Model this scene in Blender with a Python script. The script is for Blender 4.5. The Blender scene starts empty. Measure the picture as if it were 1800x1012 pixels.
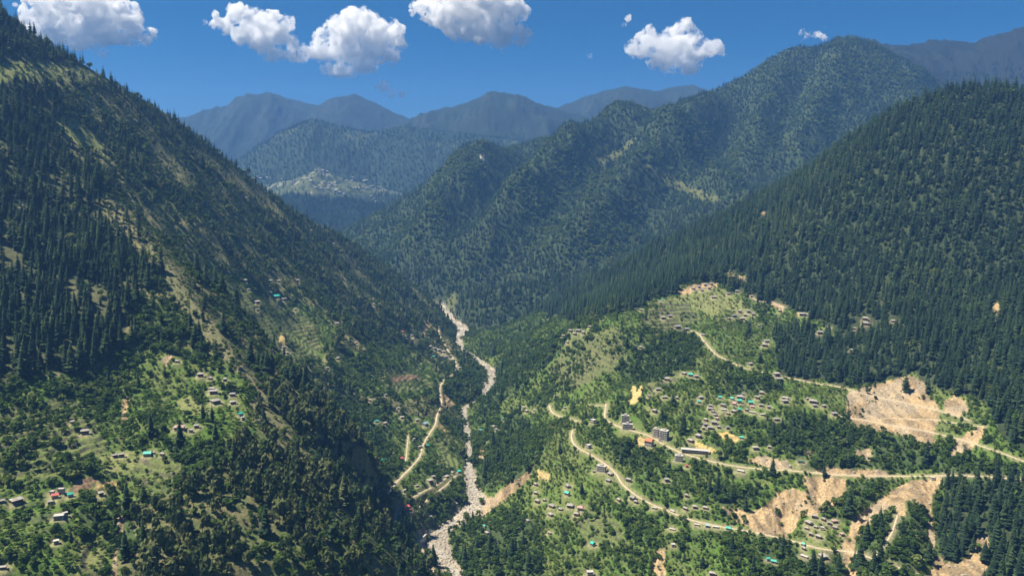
import bpy, math, random, time
import numpy as np
from mathutils import Vector
T0 = time.time()
random.seed(7); RNG = np.random.default_rng(7)
scene = bpy.context.scene
COL = scene.collection

# ------------------------------------------------------------------ camera
PW, PH, FOC = 1800.0, 1012.0, 1360.0          # picture size and focal length in picture pixels
PITCH = math.atan(176 / FOC)
cam_data = bpy.data.cameras.new("camera"); cam = bpy.data.objects.new("camera", cam_data); COL.objects.link(cam)
cam_data.sensor_width = 36; cam_data.lens = 36 * FOC / PW
cam_data.clip_start = 1; cam_data.clip_end = 120000
cam.rotation_euler = (math.pi / 2 - PITCH, 0, 0)
scene.camera = cam

# ------------------------------------------------------------------ light
SUN_AZ, SUN_EL = math.radians(-92), math.radians(62)   # azimuth from the view direction (+Y), negative = left
world = bpy.data.worlds.new("World"); scene.world = world; world.use_nodes = True
wn = world.node_tree; bgn = wn.nodes["Background"]
sky = wn.nodes.new("ShaderNodeTexSky"); sky.sky_type = 'NISHITA'; sky.sun_disc = False
sky.sun_elevation = SUN_EL; sky.sun_rotation = SUN_AZ
sky.altitude = 2600; sky.air_density = 1.0; sky.dust_density = 0.0; sky.ozone_density = 4.0
hs = wn.nodes.new("ShaderNodeHueSaturation"); hs.inputs["Saturation"].default_value = 1.5; hs.inputs["Value"].default_value = 0.7
wn.links.new(sky.outputs[0], hs.inputs["Color"]); wn.links.new(hs.outputs[0], bgn.inputs[0])
bgn.inputs[1].default_value = 0.05
sd = bpy.data.lights.new("sun", 'SUN'); so = bpy.data.objects.new("sun", sd); COL.objects.link(so)
sd.energy = 5.0; sd.angle = math.radians(0.53); sd.color = (1.0, 0.91, 0.74)
sdir = Vector((math.sin(SUN_AZ) * math.cos(SUN_EL), math.cos(SUN_AZ) * math.cos(SUN_EL), math.sin(SUN_EL)))
so.rotation_euler = sdir.to_track_quat('Z', 'Y').to_euler(); so.location = sdir * 3000
vs = scene.view_settings
vs.view_transform = 'Standard'; vs.look = 'None'; vs.gamma = 1; vs.exposure = 1.0; vs.use_curve_mapping = False
scene.render.engine = 'CYCLES'
cy = scene.cycles
cy.max_bounces = 14; cy.diffuse_bounces = 2; cy.glossy_bounces = 1; cy.transmission_bounces = 2
cy.volume_bounces = 14; cy.transparent_max_bounces = 4; cy.use_denoising = True; cy.denoiser = 'OPENIMAGEDENOISE'; cy.denoising_prefilter = 'FAST'; cy.use_adaptive_sampling = False
cy.sample_clamp_indirect = 6

# ------------------------------------------------------------------ numeric helpers
CP, SP = math.cos(PITCH), math.sin(PITCH)
def ray(u, v):
    x = (np.asarray(u, float) - PW / 2) / FOC; w = -(np.asarray(v, float) - PH / 2) / FOC
    return x, CP + w * SP, -SP + w * CP
def at(u, v, Y):
    dx, dy, dz = ray(u, v); return np.array([dx * Y / dy, Y, dz * Y / dy])
def project(x, y, z):
    c = np.maximum(y * CP - z * SP, 1e-3)
    return PW / 2 + FOC * x / c, PH / 2 - FOC * (y * SP + z * CP) / c
def _hash(i, j, s):
    h = (i.astype(np.int64) * 374761393 + j.astype(np.int64) * 668265263 + s * 974634777) & 0xffffffff
    h = ((h ^ (h >> 13)) * 1274126177) & 0xffffffff
    return ((h ^ (h >> 16)) & 0xffff) / 65535.0
def vnoise(x, y, s=0):
    i = np.floor(x); j = np.floor(y); fx = x - i; fy = y - j
    fx = fx * fx * (3 - 2 * fx); fy = fy * fy * (3 - 2 * fy); i = i.astype(np.int64); j = j.astype(np.int64)
    a = _hash(i, j, s); b = _hash(i + 1, j, s); c = _hash(i, j + 1, s); d = _hash(i + 1, j + 1, s)
    return (a + (b - a) * fx) * (1 - fy) + (c + (d - c) * fx) * fy
def fbm(x, y, o=4, s=0):
    t = np.zeros_like(x); a = 0.5
    for k in range(o):
        t += a * (vnoise(x, y, s + k) * 2 - 1); x = x * 2.03 + 17.1; y = y * 2.03 - 9.7; a *= 0.5
    return t
def ridged(x, y, o=4, s=0):
    t = np.zeros_like(x); a = 0.5
    for k in range(o):
        t += a * (1 - np.abs(vnoise(x, y, s + k) * 2 - 1) * 2); x = x * 2.1 + 5.3; y = y * 2.1 + 3.1; a *= 0.5
    return t
def sstep(a, b, x):
    t = np.clip((x - a) / (b - a), 0, 1); return t * t * (3 - 2 * t)
class TPS:
    def __init__(s, P, lam=1e-4):
        P = np.array(P); s.c = P[:, :2] / 1000; n = len(P)
        d = s.c[:, None] - s.c[None]; K = s.phi((d ** 2).sum(-1)) + lam * np.eye(n)
        A = np.zeros((n + 3, n + 3)); A[:n, :n] = K; A[:n, n] = 1; A[:n, n + 1:] = s.c; A[n:, :n] = A[:n, n:].T
        s.w = np.linalg.solve(A, np.concatenate([P[:, 2], np.zeros(3)]))
    @staticmethod
    def phi(r2): return 0.5 * r2 * np.log(r2 + 1e-12)
    def __call__(s, X, Y):
        x = X / 1000; y = Y / 1000; n = len(s.c)
        z = s.w[n] + s.w[n + 1] * x + s.w[n + 2] * y
        for k in range(n): z = z + s.w[k] * s.phi((x - s.c[k, 0]) ** 2 + (y - s.c[k, 1]) ** 2)
        return z
def polyline(P, X, Y):
    """nearest distance, interpolated z and signed side (positive = to the left of the walking direction)"""
    best = np.full(X.shape, 1e18); z = np.zeros(X.shape); side = np.zeros(X.shape); par = np.zeros(X.shape)
    for k in range(len(P) - 1):
        a, b = P[k], P[k + 1]; ex, ey = b[0] - a[0], b[1] - a[1]; L2 = ex * ex + ey * ey + 1e-9
        t = np.clip(((X - a[0]) * ex + (Y - a[1]) * ey) / L2, 0, 1)
        qx = X - a[0] - t * ex; qy = Y - a[1] - t * ey; d = qx * qx + qy * qy
        m = d < best; best = np.where(m, d, best)
        z = np.where(m, a[2] + t * (b[2] - a[2]), z); par = np.where(m, k + t, par)
        side = np.where(m, ex * (Y - a[1]) - ey * (X - a[0]), side)
    return np.sqrt(best), z, np.sign(side), par
def hull_out(P, X, Y):
    """distance outside the convex hull of the control points (0 inside)"""
    pts = sorted({(round(p[0], 2), round(p[1], 2)) for p in P})
    def half(ps):
        h = []
        for p in ps:
            while len(h) > 1 and (h[-1][0] - h[-2][0]) * (p[1] - h[-2][1]) - (h[-1][1] - h[-2][1]) * (p[0] - h[-2][0]) <= 0: h.pop()
            h.append(p)
        return h
    a = half(pts); b = half(pts[::-1]); h = a[:-1] + b[:-1]; out = np.zeros(X.shape)
    for p, q in zip(h, h[1:] + h[:1]):
        ex, ey = q[0] - p[0], q[1] - p[1]; L = math.hypot(ex, ey)
        out = np.maximum(out, -((X - p[0]) * -ey + (Y - p[1]) * ex) / L)
    return out

# ------------------------------------------------------------------ terrain: control points (u, v, distance) -> heightfield
def pts(L): return [at(*p) for p in L]
RIV = [(860, 1140, 760), (800, 1008, 945), (782, 985, 975), (768, 958, 1010), (772, 935, 1045), (800, 918, 1085), (826, 900, 1120), (836, 880, 1160), (828, 850, 1230), (824, 820, 1300), (826, 790, 1372),
       (822, 765, 1430), (818, 735, 1515), (815, 718, 1570), (850, 700, 1660), (862, 678, 1750), (864, 652, 1880), (840, 632, 1990), (808, 612, 2120),
       (806, 596, 2220), (815, 578, 2340), (788, 558, 2470), (768, 540, 2640)]
riv = [at(*p) for p in RIV]
_z = np.interp([p[1] for p in riv], [760, 945, 1400, 2000, 2640], [-503, -494, -476, -450, -412])
riv = [at(u, v, 1.0) * 0 + np.array([at(u, v, 1.0)[0], 1.0, at(u, v, 1.0)[2]]) * (zz / at(u, v, 1.0)[2]) for (u, v, _), zz in zip(RIV, _z)]
riv += [np.array([-420, 2790, -410.]), np.array([-760, 3100, -398.]), np.array([-1150, 4000, -350.]), np.array([-1500, 5200, -300.]), np.array([-1900, 7500, -180.])]
riv = [np.array([330, 420, -512.]), np.array([60, 600, -508.])] + riv
RW = [11, 11, 11, 9, 10, 13, 11, 12, 13, 11, 9, 6, 5, 4.5, 4.5, 5, 6, 14, 9, 7, 8, 10, 17, 21, 20, 16, 14] + [10] * 6
RW = RW[:len(riv)]

crestL1 = [(-420, -160, 1900), (-150, -60, 1700), (0, 26, 1550), (70, 130, 1480), (110, 215, 1420), (150, 290, 1350), (200, 360, 1260), (300, 470, 1120), (390, 595, 1000), (440, 660, 950), (520, 760, 890),
           (620, 862, 872), (720, 962, 895), (775, 1020, 925)]
L1 = crestL1 + [(0, 1012, 590), (150, 1012, 605), (300, 1012, 620), (450, 1012, 640), (600, 1012, 690), (690, 1012, 765), (0, 900, 655), (200, 900, 680), (400, 900, 705), (560, 900, 765), (650, 940, 800),
      (0, 800, 725), (200, 800, 760), (380, 800, 795), (0, 690, 820), (150, 690, 860), (300, 690, 900), (0, 600, 910), (150, 600, 950), (280, 600, 975),
      (0, 500, 1010), (150, 500, 1050), (0, 400, 1120), (110, 400, 1170), (0, 300, 1230), (0, 200, 1350), (0, 130, 1430), (-300, 300, 1150), (-300, 600, 850), (-300, 900, 620), (-600, 400, 1000), (-500, 0, 1500)]
crestL2 = [(-400, -160, 2050), (0, 22, 1600), (60, 62, 1640), (130, 104, 1690), (220, 158, 1760), (300, 205, 1850), (345, 240, 1900), (420, 297, 2010), (480, 348, 2130), (540, 384, 2240), (600, 416, 2350), (680, 473, 2500), (720, 506, 2580), (748, 536, 2650)]
L2 = crestL2 + [(445, 655, 1330), (500, 580, 1520), (560, 790, 1160), (640, 850, 1095), (690, 878, 1080), (600, 600, 1600), (700, 560, 2010), (640, 500, 2130),
      (480, 450, 1780), (350, 350, 1640), (300, 400, 1450), (400, 520, 1430), (560, 500, 1850), (700, 700, 1500), (620, 700, 1400), (560, 650, 1420), (740, 620, 1950), (700, 800, 1270), (760, 760, 1410), (500, 400, 1960), (250, 280, 1600),
      (740, 860, 1140), (790, 800, 1330), (100, 160, 1560)]
crestR = [(2300, 60, 1700), (1950, 150, 1780), (1800, 160, 1830), (1720, 152, 1860), (1640, 166, 1900), (1560, 205, 1950), (1500, 240, 2000), (1400, 310, 2080), (1280, 372, 2160), (1150, 432, 2250), (1000, 512, 2360), (930, 553, 2420), (860, 580, 2440)]
R = crestR + [(900, 1012, 925), (1100, 1012, 880), (1300, 1012, 840), (1500, 1012, 810), (1650, 1012, 785), (1800, 1012, 765), (1000, 940, 985), (1100, 900, 975), (1100, 800, 1095), (1100, 700, 1250), (1100, 600, 1480), (1100, 548, 1620),
     (1250, 500, 1690), (1300, 600, 1400), (1300, 700, 1195), (1300, 800, 1045), (1300, 900, 935), (1500, 600, 1330), (1500, 680, 1190), (1500, 800, 1025), (1500, 900, 920),
     (1800, 900, 850), (1800, 800, 950), (1800, 650, 1110), (1650, 660, 1160), (1650, 800, 985), (1000, 600, 1560), (920, 640, 1760), (950, 592, 1800), (900, 740, 1490), (1000, 740, 1300), (1000, 840, 1110), (940, 830, 1190), (880, 800, 1320),
     (1450, 560, 1440), (1300, 520, 1650), (1450, 450, 1610), (1600, 450, 1490), (1750, 450, 1420), (1750, 600, 1190), (1600, 600, 1260), (1400, 400, 1780), (1600, 300, 1690), (1750, 300, 1600),
     (1200, 470, 1930), (1100, 512, 1990), (1000, 556, 2030), (2000, 500, 1300), (2000, 800, 900), (2100, 1100, 680), (900, 900, 1120), (860, 960, 1010), (2300, 400, 1350)]
crestM = [(2000, 330, 4300), (1800, 235, 4350), (1680, 185, 4400), (1620, 152, 4420), (1585, 122, 4420), (1555, 94, 4400), (1535, 80, 4380), (1515, 74, 4350), (1497, 69, 4320), (1480, 67, 4300), (1455, 76, 4290), (1430, 84, 4280), (1405, 82, 4265), (1380, 90, 4250), (1330, 120, 4250), (1290, 143, 4230), (1200, 182, 4200), (1100, 218, 4150), (960, 242, 4080), (850, 275, 4000), (780, 303, 3930), (700, 352, 3850), (615, 402, 3780), (560, 440, 3750)]
Mx = crestM + [(760, 525, 2720), (800, 528, 2690), (860, 540, 2640), (700, 490, 2950), (650, 450, 3300), (1000, 480, 2780), (1150, 410, 3000), (1290, 350, 3150), (1400, 290, 3350), (1500, 225, 3650), (1620, 158, 4050), (1800, 250, 4000),
      (840, 600, 2300), (1000, 600, 2200), (700, 580, 2450), (900, 560, 2450), (900, 470, 2850), (900, 400, 3120), (820, 400, 3250), (1000, 400, 3060), (1000, 320, 3450), (1100, 330, 3400), (1200, 280, 3560), (1300, 230, 3760), (1400, 180, 3950), (800, 340, 3600), (2000, 350, 3700)]
P3 = {k: pts(v) for k, v in dict(L1=L1, L2=L2, R=R, M=Mx).items()}
for k in ("L2", "R"): P3[k] += [p + np.array([0, 0, 1.0]) for p in riv[3:26:2]]
C3 = {k: pts(v) for k, v in dict(L1=crestL1, L2=crestL2, R=crestR, M=crestM).items()}
TP = {k: TPS(v) for k, v in P3.items()}
FAR = {  # crest (u, v, distance), slope
 'ridge': ([(250, 330, 6300), (330, 310, 6200), (420, 286, 6100), (480, 248, 6000), (515, 225, 5950), (550, 211, 5900), (600, 222, 5950), (640, 232, 6000), (700, 226, 6050), (760, 227, 6100), (820, 236, 6100), (900, 245, 6100), (1000, 250, 6100)], 0.66),
 'knoll': ([(400, 335, 5200), (470, 326, 5150), (540, 306, 5100), (565, 299, 5080), (600, 312, 5080), (660, 330, 5100), (720, 342, 5150), (790, 372, 5200)], 0.45),
 'farA': ([(120, 270, 8700), (240, 222, 8700), (320, 205, 8700), (345, 204, 8700), (380, 191, 8700), (430, 176, 8700), (455, 166, 8650), (472, 163, 8600), (510, 173, 8650), (560, 186, 8700), (600, 171, 8650), (625, 165, 8600), (660, 181, 8600), (720, 209, 8600), (800, 250, 8500)], 0.55),
 'farB': ([(640, 240, 7300), (720, 209, 7300), (760, 195, 7300), (830, 179, 7250), (872, 161, 7200), (903, 167, 7200), (945, 184, 7250), (980, 190, 7300), (1060, 215, 7300), (1160, 250, 7300)], 0.55),
 'farC': ([(880, 220, 8300), (980, 188, 8200), (1030, 169, 8200), (1060, 160, 8150), (1100, 151, 8100), (1150, 159, 8200), (1215, 148, 8200), (1245, 159, 8200), (1290, 144, 8200), (1400, 140, 8200), (1500, 150, 8200)], 0.55),
 'rock': ([(1380, 140, 5700), (1480, 96, 5700), (1530, 73, 5650), (1560, 77, 5650), (1600, 79, 5600), (1640, 70, 5600), (1665, 69, 5600), (1695, 74, 5600), (1711, 82, 5600), (1735, 66, 5550), (1762, 57, 5500), (1800, 53, 5450), (1900, 40, 5400), (2100, 60, 5400), (2300, 90, 5500)], 0.8)}
BUMPS = [('M', [(1100, 250, 3950), (1050, 285, 3650), (1000, 325, 3420), (900, 410, 3080), (790, 512, 2720)], 165, 150), ('M', [(1115, 280, 3750), (1200, 322, 3450), (1285, 352, 3200)], 60, 90),
 ('M', [(850, 300, 3850), (800, 370, 3420), (740, 470, 2950)], 130, 140), ('M', [(1380, 100, 4200), (1360, 160, 3950), (1330, 240, 3650)], 120, 110), ('M', [(1480, 80, 4250), (1450, 160, 3950), (1400, 250, 3500)], 120, 110),
 ('M', [(1430, 85, 4230), (1405, 150, 3980), (1370, 240, 3560)], -100, 80), ('M', [(1080, 300, 3600), (960, 430, 3000), (860, 520, 2720)], -60, 100),
 ('L2', [(130, 200, 1600), (250, 310, 1560), (400, 470, 1500), (520, 600, 1440)], 14, 50), ('L2', [(420, 400, 1800), (560, 560, 1650), (700, 720, 1450)], 16, 70), ('L2', [(520, 400, 2080), (640, 530, 1950), (740, 640, 1850)], 18, 70),
 ('R', [(1250, 505, 1670), (1150, 560, 1560), (1050, 650, 1370), (960, 800, 1200), (935, 828, 1185)], 14, 90), ('R', [(1210, 560, 1500), (1160, 610, 1430), (1100, 660, 1340), (1020, 720, 1330)], -16, 55),
 ('R', [(1700, 260, 1700), (1600, 400, 1560), (1500, 560, 1420)], 14, 80), ('R', [(1500, 330, 1850), (1400, 440, 1680), (1330, 520, 1620)], 14, 80),
 ('R', [(1590, 845, 985), (1500, 950, 880), (1495, 1012, 812)], -12, 22), ('R', [(1640, 860, 960), (1640, 1012, 790)], -10, 18), ('R', [(1540, 900, 920), (1560, 1012, 800)], 10, 40), ('R', [(1600, 900, 920), (1600, 1012, 795)], 8, 25),
 ('R', [(1560, 720, 1130), (1600, 690, 1160)], -9, 50), ('R', [(1380, 900, 930), (1440, 870, 955)], -10, 32), ('L1', [(200, 700, 900), (210, 880, 700), (210, 1012, 625)], -9, 28), ('L1', [(0, 560, 950), (220, 640, 930), (330, 800, 800)], 8, 60)]
BUMPS += [('M', [(960, 280, 3850), (880, 370, 3350), (790, 470, 2880)], -115, 115), ('M', [(1250, 230, 3950), (1180, 300, 3500), (1050, 420, 3050), (980, 480, 2830)], 105, 110), ('M', [(1300, 200, 3950), (1230, 300, 3450), (1120, 400, 3080)], -85, 95)]
LAYERS = ['floor', 'L1', 'L2', 'R', 'M', 'ridge', 'knoll', 'farA', 'farB', 'farC', 'rock']
LID = {k: i for i, k in enumerate(LAYERS)}

theta = np.radians(np.concatenate([np.linspace(-62, -36.5, 30, endpoint=False), np.linspace(-36.5, 36.5, 830), np.linspace(36.5, 62, 31)[1:]]))
rr = [15.0]
while rr[-1] < 11500:
    r = rr[-1]
    rr.append(r + (16 if r < 560 else 2.6 if r < 1500 else 2.6 + (r - 1500) / 1300 * 5 if r < 2800 else 8.5 + (r - 2800) / 8000 * 40))
rad = np.array(rr); NR, NT = len(rad), len(theta)
GX = np.sin(theta)[None, :] * rad[:, None]; GY = np.cos(theta)[None, :] * rad[:, None]

def streak(x, y): return fbm((x * .58 + y * .81) / 24, (x * .81 - y * .58) / 210, 3, 430) + .5 * fbm(x / 60, y / 60, 2, 431)
def heights(X, Y):
    wx = X + 40 * fbm(X / 260, Y / 260, 3, 50); wy = Y + 40 * fbm(X / 260, Y / 260, 3, 60)
    R0 = np.hypot(X, Y)
    rd, rz, _, rp = polyline(riv, X, Y)
    H = rz - 3 + 0.22 * np.clip(rd - 20, 0, 600) * (R0 > 900); L = np.zeros(X.shape, int)
    hill = -2.2 - 0.86 * np.hypot(X, Y); H = np.maximum(H, hill)
    def put(k, h):
        nonlocal H, L
        m = h > H; H = np.where(m, h, H); L = np.where(m, LID[k], L)
    for k, (rmin, rmax, back, bigA, bigL, fineA) in dict(L1=(250, 2600, 0.62, 16, 230, 5), L2=(900, 3400, 0.7, 26, 260, 5), R=(400, 3600, 0.7, 15, 260, 4), M=(2300, 6000, 0.6, 125, 560, 20)).items():
        m = (R0 > rmin) & (R0 < rmax); x, y = X[m], Y[m]
        h = TP[k](x, y)
        d, zc, sd_, _ = polyline(C3[k], x, y)
        behind = sd_ > 0 if k in ("L1", "L2") else sd_ < 0
        fade = np.clip(d / (120 if k != "M" else 260), 0, 1)
        n = bigA * ridged(wx[m] / bigL, wy[m] / bigL, 4, 3) + fineA * fbm(x / 38, y / 38, 4, 9)
        h = h + (9 * fbm(x / 60, y / 60, 3, 14) if k == 'M' else 0) + n * ((0.05 if k == 'M' else 0.12) + 0.88 * fade) * sstep(8, 70, rd[m])
        for (bk, bl, amp, wid) in BUMPS:
            if bk == k:
                bd, _, _, bp = polyline(pts(bl), x + 25 * fbm(x / 200, y / 200, 3, 88), y)
                h = h + amp * np.exp(-(bd / wid) ** 2) * (sstep(40, 260, d) * sstep(30, 320, rd[m]) if k == 'M' else 1)
        h = np.where(behind, np.minimum(h, zc - back * d + 6 * fbm(x / 60, y / 60, 3, 4)), h)
        h = h - 0.8 * hull_out(P3[k], x, y)
        hh = np.full(X.shape, -1e9); hh[m] = h; put(k, hh)
    m = R0 > 3600; x, y = X[m], Y[m]
    for k, (cp, sl) in FAR.items():
        c = pts(cp); wxx = x + 110 * fbm(x / 600, y / 600, 3, 21); wyy = y + 110 * fbm(x / 600, y / 600, 3, 31)
        d, zc, sd_, par = polyline(c, wxx * 0.0 + x, y)
        big = ridged(wxx / (520 if k != 'rock' else 330), wyy / (900 if k != 'rock' else 800), 5, 40 + LID[k])
        h = zc - sl * d * (0.75 + 0.25 * sstep(0, 900, d)) + big * np.minimum(d * (0.42 if k != 'rock' else .75), {'knoll': 30, 'ridge': 75, 'rock': 210}.get(k, 170)) + 9 * fbm(x / 70, y / 70, 4, 5)
        h += 10 * fbm(par * 3.1, par * 0 + LID[k], 3, 8)
        hh = np.full(X.shape, -1e9); hh[m] = h; put(k, hh)
    # riverbed
    w = np.interp(rp, np.arange(len(RW)), RW) * (1 + 0.35 * fbm(X / 45, Y / 45, 3, 70))
    b = (1 - sstep(w, w + 14, rd)) * (rp < 26); H = H + (rz + 1.1 * fbm(X / 9, Y / 9, 3, 71) - H) * b
    L = np.where((rd < w + 2) & (rp < 26), 0, L)
    return H, L, np.where(rp < 25.5, rd / w, 99)
GH, GL, GRIV = heights(GX, GY)
print("terrain", NR, NT, NR * NT, round(time.time() - T0, 1))
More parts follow.
